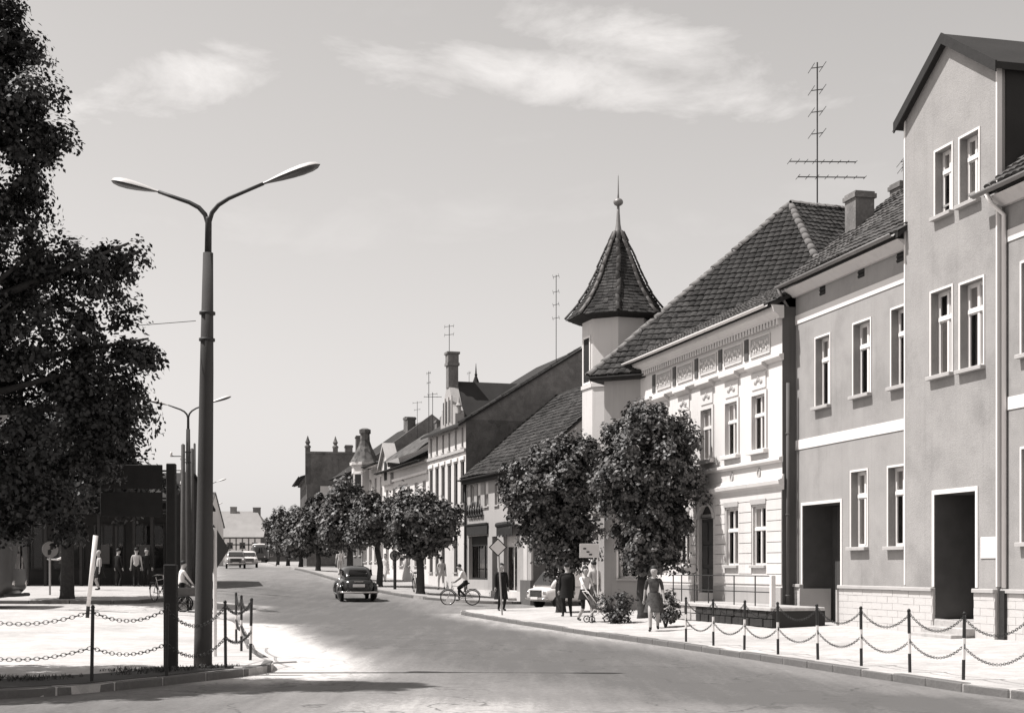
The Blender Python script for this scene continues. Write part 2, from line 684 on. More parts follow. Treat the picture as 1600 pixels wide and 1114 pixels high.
LKERB = [(-4.2, 23.5), (-4.5, 26), (-5.3, 29), (-6.8, 36), (-8.3, 42.5)]
RKERB = [(10.2, 12), (6.95, 18.9), (4.9, 26.5), (3.55, 31.8), (1.7, 38.6), (-.85, 48.2), (-1.85, 52.0)]


def pdist(pts, x, y):
    best = 1e9
    for (ax, ay), (bx, by) in zip(pts, pts[1:]):
        ux, uy = bx - ax, by - ay
        t = max(0, min(1, ((x - ax) * ux + (y - ay) * uy) / (ux * ux + uy * uy)))
        best = min(best, math.hypot(x - ax - ux * t, y - ay - uy * t))
    return best


def dust(x, y):
    """sand lies along the kerbs and between the wheel tracks, the driven lane is bare"""
    d = pdist(LANE, x, y)
    v = .10 + .32 * sstep(2.0, 4.6, d)
    v += .75 * (1 - sstep(.8, 2.6, pdist(LKERB, x, y)))
    v += .32 * (1 - sstep(.5, 1.6, pdist(RKERB, x, y)))
    v += .34 * sstep(58, 90, y)
    v += .36 * math.exp(-((x + .9) / 1.7) ** 2 - ((y - 17.3) / 1.9) ** 2)
    v -= .35 * math.exp(-((x - 4.3) / 2.2) ** 2 - ((y - 18.9) / .5) ** 2)
    v -= .2 * math.exp(-((x + 5.0) / 3.0) ** 2 - ((y - 17.5) / 1.5) ** 2)
    if x < -9 and 42 < y < 56:
        v += .4
    return max(0, min(1.1, v))


sheet('road', axis_lines([(-90, -24, 3), (-24, 14, .5), (14, 45, 3)]), axis_lines([(-12, 12, 2), (12, 60, .5), (60, 120, 1.5), (120, 290, 6)]), -.12, M_ROAD, dust)


def pavement(name, pts, m, top=0.0, skirt=.16, step=2.0, inner=0.0):
    """raised slab following the terrain, with its vertical kerb face"""
    bm = bmesh.new()
    vs = [bm.verts.new((x, y, 0)) for x, y in pts]
    f = bm.faces.new(vs)
    if f.normal.z < 0:
        f.normal_flip()
    bmesh.ops.triangulate(bm, faces=bm.faces[:])
    xs, ys = [p[0] for p in pts], [p[1] for p in pts]
    for ax, lo, hi in ((0, min(xs), max(xs)), (1, min(ys), max(ys))):
        k = lo + step
        while k < hi:
            co = (k, 0, 0) if ax == 0 else (0, k, 0)
            no = (1, 0, 0) if ax == 0 else (0, 1, 0)
            bmesh.ops.bisect_plane(bm, geom=bm.verts[:] + bm.edges[:] + bm.faces[:], plane_co=co, plane_no=no)
            k += step
    for v in bm.verts:
        v.co.z = g(v.co.x, v.co.y) + top
    edges = [e for e in bm.edges if len(e.link_faces) == 1]
    r = bmesh.ops.extrude_edge_only(bm, edges=edges)
    for v in [q for q in r['geom'] if isinstance(q, bmesh.types.BMVert)]:
        v.co.z -= skirt
    bmesh.ops.recalc_face_normals(bm, faces=bm.faces)
    me = bpy.data.meshes.new(name)
    bm.to_mesh(me)
    bm.free()
    me.materials.append(m)
    o = link(name, me)
    o['kind'] = 'structure'
    return o


def smooth_line(pts, n=6):
    """Catmull-Rom through the points"""
    out = []
    for i in range(len(pts) - 1):
        p0, p1, p2, p3 = pts[max(0, i - 1)], pts[i], pts[i + 1], pts[min(len(pts) - 1, i + 2)]
        for k in range(n):
            t = k / n
            out.append(tuple(.5 * ((2 * p1[j]) + (-p0[j] + p2[j]) * t + (2 * p0[j] - 5 * p1[j] + 4 * p2[j] - p3[j]) * t * t + (-p0[j] + 3 * p1[j] - 3 * p2[j] + p3[j]) * t ** 3) for j in (0, 1)))
    out.append(pts[-1])
    return out


def kerb(line, parent, side=1, length=1.0, w=.16, upto=1e9, top=.006):
    """row of granite kerb stones along a polyline; the pavement lies to the `side` hand"""
    ds = [0]
    for a, b in zip(line, line[1:]):
        ds.append(ds[-1] + math.hypot(b[0] - a[0], b[1] - a[1]))

    def at(s):
        for i in range(len(line) - 1):
            if s <= ds[i + 1] or i == len(line) - 2:
                t = (s - ds[i]) / max(1e-6, ds[i + 1] - ds[i])
                return line[i][0] + (line[i + 1][0] - line[i][0]) * t, line[i][1] + (line[i + 1][1] - line[i][1]) * t
    s = 0
    me = None
    while s + .3 < ds[-1] and s < upto:
        L = min(length, ds[-1] - s)
        a, b = at(s), at(s + L)
        s += L
        dxy = Vector((b[0] - a[0], b[1] - a[1]))
        an = math.atan2(dxy.y, dxy.x)
        if me is None:
            mb = MB()
            l2 = length / 2 - .012
            mb.bbox(-l2, l2, -.02, w, -.2, .0, .018)
            me = mb.mesh('kerb_stone', M_KERB)
        cx, cy = (a[0] + b[0]) / 2, (a[1] + b[1]) / 2
        o = link('kerb_stone', me, parent)
        flip = 0 if side > 0 else PI
        o.location = (cx, cy, g(cx, cy) + top + rnd.uniform(-.008, .01))
        pitch = math.atan2(g(*b) - g(*a), max(.01, dxy.length))
        o.rotation_euler = (rnd.uniform(-.03, .03), -pitch * (1 if side > 0 else -1), an + flip + rnd.uniform(-.012, .012))
        o.scale = (dxy.length / length, 1, 1)


# right pavement in front of the grey and the white house
K1 = smooth_line([(10.2, 12), (6.95, 18.9), (6.1, 21.7), (4.9, 26.5), (3.55, 31.8), (1.7, 38.6), (-.85, 48.2), (-1.85, 52.0), (-1.75, 53.6), (-.9, 55.0), (.6, 57.0)], 5)
pv1 = pavement('pavement_right', K1 + [(9.5, 73), (30, 73), (30, 12)], M_PAVE)
kerb(K1, pv1, side=-1)
K2 = smooth_line([(5.4, 75), (1.4, 67), (-.2, 64.2), (-1.6, 63.3), (-3.2, 64.2), (-5.3, 67.3), (-9.2, 80), (-16.2, 105), (-27, 160), (-38.5, 220)], 5)
pv2 = pavement('pavement_far_right', K2 + [(-20, 240), (30, 160), (30, 75)], M_PAVE, step=3)
kerb(K2[:36], pv2, side=-1, length=1.3)
K3 = smooth_line([(-14, 13.2), (-9.2, 17.2), (-7.2, 18.9), (-6.1, 19.95), (-5.05, 21.8), (-4.35, 23.3), (-4.15, 24.4), (-4.5, 26), (-5.3, 29), (-6.8, 36), (-8.3, 42.5), (-9.4, 44.3), (-12, 45.2), (-40, 47.5)], 5)
pv3 = pavement('pavement_left', K3 + [(-40, 13.2)], M_PAVE)
kerb(K3, pv3, side=1, upto=60)
K4 = smooth_line([(-40, 53), (-17, 51.3), (-14.5, 51.8), (-13.4, 53.6), (-14.4, 63), (-15.4, 68), (-20.5, 86), (-27, 112), (-38, 155), (-53, 215)], 5)
pv4 = pavement('pavement_far_left', list(reversed(K4)) + [(-90, 53), (-90, 215)], M_PAVE, step=3)
kerb(K4[:22], pv4, side=-1, length=1.5)
# planting strip behind the left kerb, under the chains
strip = pavement('planting_strip', [(-13.8, 13.7), (-9.1, 17.6), (-7.15, 19.2), (-6.1, 20.25), (-5.15, 22.05), (-4.6, 23.3), (-4.75, 23.9), (-5.6, 23.5), (-6.5, 22.0), (-7.9, 20.7), (-10, 19), (-14.5, 15.2)], M_SOIL, top=.012, skirt=.02)


def quads_mesh(name, V, m):
    """V: (n,4,3) array of quads"""
    n = len(V)
    me = bpy.data.meshes.new(name)
    me.vertices.add(n * 4)
    me.vertices.foreach_set('co', V.reshape(-1).astype(np.float32))
    me.loops.add(n * 4)
    me.loops.foreach_set('vertex_index', np.arange(n * 4, dtype=np.int32))
    me.polygons.add(n)
    me.polygons.foreach_set('loop_start', np.arange(0, n * 4, 4, dtype=np.int32))
    me.polygons.foreach_set('loop_total', np.full(n, 4, dtype=np.int32))
    me.materials.append(m)
    me.update(calc_edges=True)
    return me


def tufts(name, pts, h, m, label):
    rs = np.random.RandomState(5)
    out = []
    for x, y in pts:
        for k in range(rs.randint(5, 10)):
            a = rs.uniform(0, 6.28)
            hh = h * rs.uniform(.4, 1.2)
            w = .008
            bx, by = x + rs.normal(0, .04), y + rs.normal(0, .04)
            z = g(bx, by) + .01
            tx, ty = bx + math.cos(a) * hh * .5, by + math.sin(a) * hh * .5
            px_, py_ = -math.sin(a) * w, math.cos(a) * w
            out.append([(bx - px_, by - py_, z), (bx + px_, by + py_, z), (tx + px_ * .4, ty + py_ * .4, z + hh), (tx - px_ * .4, ty - py_ * .4, z + hh)])
    o = link(name, quads_mesh(name, np.array(out), m))
    tag(o, label, 'grass', kind='stuff')
    return o


_t = []
for i in range(520):
    t = rnd.random()
    k = rnd.choice([(-9.1, 17.6), (-7.15, 19.25), (-6.2, 20.4), (-5.3, 22.1), (-5.0, 23.2), (-5.9, 22.7), (-7.2, 20.9)])
    _t.append((k[0] + rnd.gauss(0, .35), k[1] + rnd.gauss(0, .3)))
tufts('grass_tufts', [p for p in _t if p[1] > 17.6 + 1.258 * (p[0] + 9.2)], .05, M_LEAF_BUSH, 'sparse grass tufts in the shaded strip under the left chains')

# ------------------------------------------------------------------ house kit
class House:
    """Empty at the far-left foot of a facade; local x runs along the facade, local y into the house"""
    def __init__(s, name, label, pL, pR, z0=None, cat='house', group=None):
        s.pL, s.pR = Vector(pL), Vector(pR)
        d = s.pR - s.pL
        s.L = d.length
        s.d = d.normalized()
        s.n = Vector((-s.d.y, s.d.x))
        s.z0 = g(*((s.pL + s.pR) / 2)) if z0 is None else z0
        s.e = thing(name, label, cat, (pL[0], pL[1], s.z0), math.atan2(s.d.y, s.d.x), group)

    def u(s, px, off=0.0):
        o = s.pL + s.n * off
        k = (px - 800) / F
        # o.x + u d.x = k (o.y + u d.y)
        return (k * o.y - o.x) / (s.d.x - k * s.d.y)

    def z(s, px, py, off=0.0):
        uu = s.u(px, off)
        Y = s.pL.y + s.n.y * off + uu * s.d.y
        return PZ(py, Y) - s.z0

    def part(s, mb, name, m, parent=None, smooth=False):
        return mb.build(name, m, parent or s.e, smooth)

    def loc(s, X, Y):
        q = Vector((X, Y)) - s.pL
        return q.dot(s.d), q.dot(s.n)


def front(mb, u0, u1, z0, z1, holes, off=0.0, reveal=.2, top=None):
    """rectangular front with openings and their reveals"""
    us = sorted({u0, u1} | {min(max(h[i], u0), u1) for h in holes for i in (0, 1)})
    zs = sorted({z0, z1} | {min(max(h[i], z0), z1) for h in holes for i in (2, 3)})
    for a, b in zip(us, us[1:]):
        for c, d in zip(zs, zs[1:]):
            if b - a < 1e-5 or d - c < 1e-5:
                continue
            cu, cz = (a + b) / 2, (c + d) / 2
            if any(h[0] < cu < h[1] and h[2] < cz < h[3] for h in holes):
                continue
            mb.quad((a, off, c), (b, off, c), (b, off, d), (a, off, d))
    for h in holes:
        r = h[4] if len(h) > 4 else reveal
        if r <= 0:
            continue
        a, b, c, d = h[:4]
        y0, y1 = off, off + r
        mb.quad((a, y0, c), (a, y1, c), (a, y1, d), (a, y0, d))
        mb.quad((b, y0, c), (b, y1, c), (b, y1, d), (b, y0, d))
        mb.quad((a, y0, d), (b, y0, d), (b, y1, d), (a, y1, d))
        mb.quad((a, y0, c), (b, y0, c), (b, y1, c), (a, y1, c))


def shell(mb, L, D, ze, holes, ridge_d=None, ridge_z=None, z0=-.4, off=0.0, reveal=.2):
    """four walls with gable triangles, closed by a ceiling"""
    front(mb, 0, L, z0, ze, holes, off, reveal)
    mb.quad((0, off, z0), (0, D, z0), (0, D, ze), (0, off, ze))
    mb.quad((L, off, z0), (L, D, z0), (L, D, ze), (L, off, ze))
    mb.quad((0, D, z0), (L, D, z0), (L, D, ze), (0, D, ze))
    mb.quad((0, off, ze), (L, off, ze), (L, D, ze), (0, D, ze))
    mb.quad((0, off, z0), (L, off, z0), (L, D, z0), (0, D, z0))
    if ridge_d:
        for u in (0, L):
            mb.add([(u, off, ze), (u, D, ze), (u, ridge_d, ridge_z)], [(0, 1, 2)])


def curtain_mesh(mb, a, b, z0, z1, y):
    n = max(4, int((b - a) / .05))
    for i in range(n):
        x0, x1 = a + (b - a) * i / n, a + (b - a) * (i + 1) / n
        ya, yb = y + .02 * math.sin(i * 1.9), y + .02 * math.sin((i + 1) * 1.9)
        mb.quad((x0, ya, z0), (x1, yb, z0), (x1, yb, z1), (x0, ya, z1))


def window(H, u0, u1, z0, z1, off=0.0, depth=.17, trim=.0, sill=.1, rows=.68, mull=True, curtain=0, fr=.055, m=None, sillw=.07, name='window', room=True, mw=.04, st=.028):
    """wooden casement window: the frame is the part; panes, sill, trim and curtains are sub-parts"""
    m = m or M_TRIM
    y = off + depth
    f = fr
    mb = MB()
    mb.box(u0, u0 + f, y, y + .07, z0, z1)
    mb.box(u1 - f, u1, y, y + .07, z0, z1)
    mb.box(u0 + f, u1 - f, y, y + .07, z0, z0 + f)
    mb.box(u0 + f, u1 - f, y, y + .07, z1 - f, z1)
    zt = z0 + (z1 - z0) * rows if rows else None
    cuts = [(z0 + f, z1 - f)]
    if rows:
        mb.box(u0 + f, u1 - f, y - .03, y + .06, zt - .045, zt + .045)
        cuts = [(z0 + f, zt - .045), (zt + .045, z1 - f)]
    um = (u0 + u1) / 2
    cols = [(u0 + f, u1 - f)]
    if mull:
        for c in cuts:
            mb.box(um - mw, um + mw, y - .012, y + .065, c[0], c[1])
        cols = [(u0 + f, um - mw), (um + mw, u1 - f)]
    w = mb.build(name, m, H.e)
    for (c0, c1) in cuts:
        for (a, b) in cols:
            # sash bars of every casement
            sb = MB()
            t = st
            sb.box(a, a + t, y + .005, y + .05, c0, c1)
            sb.box(b - t, b, y + .005, y + .05, c0, c1)
            sb.box(a + t, b - t, y + .005, y + .05, c0, c0 + t)
            sb.box(a + t, b - t, y + .005, y + .05, c1 - t, c1)
            sb.build('sash', m, w)
            gp = MB()
            k = rnd.uniform(-.006, .006)
            gp.quad((a + t, y + .03 + k, c0 + t), (b - t, y + .03 - k, c0 + t), (b - t, y + .03 - k, c1 - t), (a + t, y + .03 + k, c1 - t))
            gp.build('pane', M_GLASS, w)
    if sill:
        sb = MB()
        sb.bbox(u0 - sillw, u1 + sillw, off - sill, off + depth, z0 - .075, z0 + .006, .012)
        sb.build('sill', M_SILL, w)
    if trim:
        tb = MB()
        yy0, yy1 = off - .022, off + .03
        tb.box(u0 - trim, u0 - .001, yy0, yy1, z0 + .008, z1 + trim)
        tb.box(u1 + .001, u1 + trim, yy0, yy1, z0 + .008, z1 + trim)
        tb.box(u0 - .001, u1 + .001, yy0, yy1, z1 + .001, z1 + trim)
        tb.build('trim', M_TRIM, w)
    if curtain:
        cb = MB()
        k = rnd.uniform(.3, .48)
        if curtain >= 1:
            curtain_mesh(cb, u0 + .05, u0 + (u1 - u0) * k, z0 + .05, z1 - .06, y + .16)
            curtain_mesh(cb, u1 - (u1 - u0) * k, u1 - .05, z0 + .05, z1 - .06, y + .16)
        else:
            curtain_mesh(cb, u0 + .05, u1 - .05, z0 + .05, z0 + (z1 - z0) * .6, y + .16)
        cb.build('curtain', M_CURTAIN, w)
    if room:
        rb = MB()
        rb.quad((u0 - .3, y + .6, z0 - .3), (u1 + .3, y + .6, z0 - .3), (u1 + .3, y + .6, z1 + .2), (u0 - .3, y + .6, z1 + .2))
        rb.build('room_back', M_ROOM, w)
    return w


def far_window(H, u0, u1, z0, z1, off=0.0, depth=.12, m=None, bars=True):
    """small window of a distant facade: frame, panes and sill"""
    mb = MB()
    y, f = off + depth, .07
    mb.box(u0, u0 + f, y, y + .05, z0, z1)
    mb.box(u1 - f, u1, y, y + .05, z0, z1)
    mb.box(u0 + f, u1 - f, y, y + .05, z0, z0 + f)
    mb.box(u0 + f, u1 - f, y, y + .05, z1 - f, z1)
    if bars:
        zt = z0 + (z1 - z0) * .66
        mb.box(u0 + f, u1 - f, y - .01, y + .05, zt - .04, zt + .04)
        um = (u0 + u1) / 2
        mb.box(um - .03, um + .03, y - .005, y + .045, z0 + f, z1 - f)
    w = mb.build('window', m or M_TRIM, H.e)
    p = MB()
    p.quad((u0 + f, y + .03, z0 + f), (u1 - f, y + .03, z0 + f), (u1 - f, y + .03, z1 - f), (u0 + f, y + .03, z1 - f))
    p.build('pane', M_GLASS, w)
    s = MB()
    s.box(u0 - .06, u1 + .06, off - .08, off + depth, z0 - .07, z0)
    s.build('sill', M_SILL, w)
    return w


TILE_V = []
for (s_, n_) in ((0.0, .048), (1.22, .004)):
    for k_, h_ in ((0, .0), (.3, .022), (.62, .022), (.97, -.004)):
        TILE_V.append((k_, s_, n_ + h_))
for k_, h_ in ((0, .0), (.3, .022), (.62, .022), (.97, -.004)):
    TILE_V.append((k_, 0.0, -.004 + h_ * .6))
TILE_F = [(0, 1, 5, 4), (1, 2, 6, 5), (2, 3, 7, 6), (8, 9, 1, 0), (9, 10, 2, 1), (10, 11, 3, 2)]


def tiles(parent, O, eu, es, inside, ulen, slen, course=.30, tw=.22, m=None, indiv=0, name='roof_tiles', jit=.010, seed=1, key=None):
    """clay tiles in overlapping courses; eu along the eave, es up the slope; the nearest `indiv` become objects of their own"""
    rs = random.Random(seed)
    O, eu, es = Vector(O), Vector(eu).normalized(), Vector(es).normalized()
    en = eu.cross(es).normalized()
    if en.z < 0:
        en = -en
    mb = MB()
    me = None
    cand = []
    nc = int(slen / course) + 1
    for j in range(nc):
        sag = 0
        for i in range(int(ulen / tw) + 1):
            u, v = i * tw, j * course
            if not inside(u + tw / 2, v + course / 2):
                continue
            cand.append((u, v, sag))
    single = set()
    if indiv:
        if key:
            cand.sort(key=key)
        single = set(range(min(indiv, len(cand))))
    M0 = Matrix((eu, es, en)).transposed().to_4x4()
    for q, (u, v, sag) in enumerate(cand):
        du, dv, dn = rs.gauss(0, jit * .5), rs.gauss(0, jit), abs(rs.gauss(0, jit * .7)) + .03 * math.sin(u * 1.1 + seed) * math.sin(v * .9 + seed * 2) + .02 * math.sin(u * .43 + 1)
        dv += .02 * math.sin(u * 1.7 + seed)
        ro = rs.gauss(0, .012)
        if q in single:
            if me is None:
                t = MB()
                t.add([(a * tw, b * course, c) for a, b, c in TILE_V], TILE_F)
                me = t.mesh('roof_tile', m)
            o = link('roof_tile', me, parent)
            o.matrix_local = Matrix.Translation(O + eu * (u + du) + es * (v + dv) + en * dn) @ M0 @ Matrix.Rotation(ro, 4, 'Z')
        else:
            cr, sr = math.cos(ro), math.sin(ro)
            pts = []
            for a, b, c in TILE_V:
                x, y = a * tw, b * course
                pts.append(O + eu * (u + du + x * cr - y * sr) + es * (v + dv + x * sr + y * cr) + en * (c + dn))
            mb.add(pts, TILE_F)
    if mb.v:
        o = mb.build(name, m, parent)
        o['kind'] = 'stuff'
        return o


def hip_tiles(parent, A, B, sp=.34, r=.12, m=None, name='hip_tile'):
    A, B = Vector(A), Vector(B)
    d = (B - A)
    n = int(d.length / sp)
    d.normalize()
    t = MB()
    prof = []
    for k in range(7):
        a = PI * k / 6
        prof.append((math.cos(a), math.sin(a)))
    vs, fs = [], []
    for i, (y, s) in enumerate(((0, 1.12), (sp * 1.12, .86))):
        vs += [(r * s * c, y, r * s * q * .8) for c, q in prof]
    vs += [(r * 1.12 * c * .8, 0, r * 1.12 * q * .8 - .03) for c, q in prof]
    fs = [(k, k + 1, 8 + k, 7 + k) for k in range(6)] + [(14 + k, 15 + k, k + 1, k) for k in range(6)]
    t.add(vs, fs)
    me = t.mesh(name, m or M_HIPTILE, True)
    x = d.cross(Vector((0, 0, 1))).normalized()
    z = x.cross(d).normalized()
    R = Matrix((x, d, z)).transposed().to_4x4()
    for i in range(n):
        o = link(name, me, parent)
        o.matrix_local = Matrix.Translation(A + d * (i * sp) + z * rnd.uniform(-.01, .015)) @ R @ Matrix.Rotation(rnd.gauss(0, .05), 4, 'Z')


def gutter(H, u0, u1, y, z, r=.075, name='gutter', m=None, parent=None):
    mb = MB()
    vs, fs = [], []
    n = 8
    for u in (u0, u1):
        for k in range(n + 1):
            a = PI + PI * k / n
            vs.append((u, y + r * math.cos(a), z + r * math.sin(a)))
        for k in range(n + 1):
            a = 2 * PI - PI * k / n
            vs.append((u, y + (r - .012) * math.cos(a), z + .004 + (r - .012) * math.sin(a)))
    k2 = 2 * (n + 1)
    fs = [(i, (i + 1) % k2, k2 + (i + 1) % k2, k2 + i) for i in range(k2)] + [tuple(range(k2)), tuple(reversed(range(k2, 2 * k2)))]
    mb.add(vs, fs)
    return mb.build(name, m or M_ZINC, parent or H.e, True)


def gable_roof(H, u0, u1, ze, y_e, yr, zr, m_deck, m_tile=None, course=.3, tw=.22, over=.4, fascia=None, indiv=0, seed=1, verge=True, key=None):
    """roof slope towards the street (tiled) and its plain back slope; ridge parallel to the street"""
    sl = (zr - ze) / (yr - y_e)
    zo = ze - sl * over
    th = .12
    mb = MB()
    yb = 2 * yr - y_e + over
    mb.prism([(u0, y_e - over, zo), (u0, yr, zr), (u0, yb, zo), (u0, yb, zo - th), (u0, yr, zr - th), (u0, y_e - over, zo - th)], (u1 - u0, 0, 0))
    roof = mb.build('roof', m_deck, H.e)
    if m_tile:
        es = Vector((0, yr - y_e + over, zr - zo))
        L = es.length
        tiles(roof, (u0, y_e - over - .03, zo + .012), (1, 0, 0), es, lambda u, v: u < u1 - u0 - .02 and v < L - .1, u1 - u0, L, course, tw, m_tile, indiv, seed=seed, key=key)
        hip_tiles(roof, (u0, yr, zr), (u1, yr, zr), .36, .12, m_tile, 'ridge_tile')
    return roof, zo


def chimney(H, u, y, z0, z1, w=.55, d=.45, m=None, parent=None, pots=0):
    mb = MB()
    mb.box(u - w / 2, u + w / 2, y - d / 2, y + d / 2, z0, z1 - .18)
    mb.box(u - w / 2 - .05, u + w / 2 + .05, y - d / 2 - .05, y + d / 2 + .05, z1 - .18, z1 - .06)
    mb.box(u - w / 2 - .01, u + w / 2 + .01, y - d / 2 - .01, y + d / 2 + .01, z1 - .06, z1)
    for k in range(pots):
        mb.lathe([(.09, 0), (.08, .35), (.1, .37), (.1, .42)], 8, (u - w / 4 + k * w / 2, y, z1))
    return mb.build('chimney', m or M_BRICKW, parent or H.e)


def downpipe(H, u, y, z0, z1, r=.05, m=None, parent=None):
    mb = MB()
    mb.tube([(u, y, z0), (u, y, z1)], r, 8)
    k = z0 + .5
    while k < z1:
        mb.tube([(u, y, k), (u, y, k + .04)], r * 1.35, 8)
        k += 2.2
    return mb.build('downpipe', m or M_TRIM, parent or H.e, True)


def brick_band(H, u0, u1, z0, z1, off, bw, bh, m, parent, skip=(), th=.03, seed=3):
    """single bricks or blocks in running bond, each an object"""
    rs = random.Random(seed)
    me = None
    rows = int(round((z1 - z0) / bh))
    for j in range(rows):
        u = u0 - (bw / 2 if j % 2 else 0)
        while u < u1 - .02:
            a, b = max(u, u0), min(u + bw, u1)
            u += bw
            if b - a < .06:
                continue
            if any(s[0] < (a + b) / 2 < s[1] and s[2] < z0 + (j + .5) * bh < s[3] for s in skip):
                continue
            if me is None:
                t = MB()
                t.bbox(-.5 * bw + .004, .5 * bw - .004, -th, .01, -.5 * bh + .004, .5 * bh - .004, .005)
                me = t.mesh('brick', m)
            o = link('brick', me, parent)
            o.location = ((a + b) / 2, off + rs.uniform(-.004, .004), z0 + (j + .5) * bh)
            o.scale = ((b - a) / bw, 1, 1)


# ------------------------------------------------------------------ the grey house on the right
GH = House('grey_house', 'grey rendered house with white bands and a tall gabled bay at the right edge',
           (7.76, 38.5), (PX(1760, 2200 / ((1760 - 270) * .0587)), 2200 / ((1760 - 270) * .0587)), .2)
H = GH
ua, ub = H.u(1424), H.u(1569)
RO = -.16
ze = H.z(1424, 345)
holes = []
wins = []
for pl, pr, pt, pb in ((1275, 1297, 530, 637), (1334, 1360.5, 508, 620), (1393.5, 1421, 485, 606), (1330.5, 1355.5, 738, 855), (1388.5, 1417, 731, 854)):
    a, b = H.u(pl), H.u(pr)
    wins.append((a, b, H.z(pl, pb), H.z(pl, pt)))
# windows right of the bay, on the same storeys
for k in range(2):
    a = H.u(1597) + k * 2.0
    for s_ in (2, 4):
        wins.append((a, a + (wins[s_][1] - wins[s_][0]), wins[s_][2], wins[s_][3]))
gate = (H.u(1254.5), H.u(1314), -.05, H.z(1254, 790))
holes = [w + (.2,) for w in wins] + [gate + (0,), (ua + .12, ub - .12, -.05, ze - .05, 0)]
mb = MB()
yr, zr = 4.5, ze + 4.5 * .76
shell(mb, H.L, 9.0, ze, holes, yr, zr)
wallg = H.part(mb, 'wall', M_GREY)
for i, w in enumerate(wins):
    window(H, *w, trim=.05, curtain=1 if i != 4 else 1, sill=.14)
# recessed gateway with boarded door
mb = MB()
mb.quad((gate[0], .9, -.05), (gate[1], .9, -.05), (gate[1], .9, gate[3]), (gate[0], .9, gate[3]))
dr = H.part(mb, 'gateway_door', M_DOOR)
nb = 9
for i in range(nb):
    a = gate[0] + (gate[1] - gate[0]) * i / nb
    b = gate[0] + (gate[1] - gate[0]) * (i + 1) / nb
    MB().box(a + .008, b - .008, .86, .899, .0, gate[3] - .02).build('plank', M_DOOR, dr)
lin = MB()
for (q0, q1, qy, qz0, qz1) in ((gate[0], gate[1], .9, -.05, gate[3]),):
    lin.quad((q0, 0, qz0), (q0, qy, qz0), (q0, qy, qz1), (q0, 0, qz1))
    lin.quad((q1, 0, qz0), (q1, qy, qz0), (q1, qy, qz1), (q1, 0, qz1))
    lin.quad((q0, 0, qz1), (q1, 0, qz1), (q1, qy, qz1), (q0, qy, qz1))
lin.build('gateway_shade', M_RECESS_SHADE, H.e)  # reveal faces of the gateway, shade given as a dark colour
MB().box(gate[1] - .42, gate[1] - .36, .80, .858, 1.05, 1.2).build('handle', M_IRON, dr)
mb = MB()
for q0, q1 in ((gate[0] - .08, gate[0] - .001), (gate[1] + .001, gate[1] + .08)):
    mb.box(q0, q1, -.022, .03, 1.0, gate[3] + .08)
mb.box(gate[0] - .001, gate[1] + .001, -.022, .03, gate[3] + .001, gate[3] + .08)
H.part(mb, 'gateway_trim', M_TRIM)
# gabled bay
hh = []
bw = []
for pl, pr, pt, pb in ((1462, 1488, 239, 341), (1500.5, 1530, 218, 322.5), (1455.5, 1488, 459, 589.5), (1501, 1537, 446, 579.5)):
    a, b = H.u(pl, RO), H.u(pr, RO)
    bw.append((a, b, H.z(pl, pb, RO), H.z(pl, pt, RO)))
door = (H.u(1460.5, RO), H.u(1525, RO), .35, H.z(1460, 773, RO))
zs_ = H.z(1424, 176, RO)
zp = H.z(1487, 52, RO)
um = (ua + ub) / 2
mb = MB()
front(mb, ua, ub, -.4, zs_, [w + (.2,) for w in bw] + [door + (0,)], RO)
mb.add([(ua, RO, zs_), (ub, RO, zs_), (um, RO, zp - .12)], [(0, 1, 2)])
for u in (ua, ub):
    mb.quad((u, RO, -.4), (u, .3, -.4), (u, .3, zs_), (u, RO, zs_))
    mb.quad((u, .3, ze - .6), (u, 4.4, ze - .6), (u, 4.4, zs_), (u, .3, zs_))
bay = H.part(mb, 'bay_wall', M_GREY)
for w in bw:
    window(H, *w, off=RO, trim=.05, curtain=1, sill=.13)
mb = MB()
ov = .22
for s in (-1, 1):
    e_u = ua - ov if s < 0 else ub + ov
    sl = (zp - zs_) / ((ub - ua) / 2)
    ez = zs_ - sl * ov
    mb.prism([(um, RO - .15, zp + .02), (e_u, RO - .15, ez + .02), (e_u, RO - .15, ez - .13), (um, RO - .15, zp - .13)], (0, 4.75, 0))
br = H.part(mb, 'bay_roof', M_SLATE)
mb = MB()
for s in (-1, 1):
    e_u = ua - ov if s < 0 else ub + ov
    mb.prism([(um, RO - .185, zp + .04), (e_u, RO - .185, ez + .04), (e_u, RO - .185, ez - .2), (um, RO - .185, zp - .2)], (0, .034, 0))
mb.build('bargeboard', M_WOODDARK, br)
MB().box(ub + .002, ub + .05, .02, 4.4, ze - .2, zs_ - .03).build('bay_shade_panel', M_SLATE, H.e)  # dark panel added over the bay's sunless side, shade as colour
mb = MB()
mb.quad((door[0], RO + 1.0, .3), (door[1], RO + 1.0, .3), (door[1], RO + 1.0, door[3]), (door[0], RO + 1.0, door[3]))
dr = H.part(mb, 'front_door', M_DOOR)
for i in range(2):
    for j in range(3):
        wq = (door[1] - door[0]) / 2
        MB().bbox(door[0] + wq * i + .08, door[0] + wq * (i + 1) - .08, RO + .96, RO + .999, .5 + j * .85, 1.25 + j * .85, .015).build('panel', M_DOOR, dr)
lin = MB()
q0, q1, qz0, qz1 = door
lin.quad((q0, RO, qz0), (q0, RO + 1, qz0), (q0, RO + 1, qz1), (q0, RO, qz1))
lin.quad((q1, RO, qz0), (q1, RO + 1, qz0), (q1, RO + 1, qz1), (q1, RO, qz1))
lin.quad((q0, RO, qz1), (q1, RO, qz1), (q1, RO + 1, qz1), (q0, RO + 1, qz1))
lin.build('door_shade', M_RECESS_SHADE, H.e)  # doorway reveals with the inner shade painted in
MB().box(um - .03, um + .03, RO + .9, RO + .958, 1.35, 1.5).build('handle', M_IRON, dr)
mb = MB()
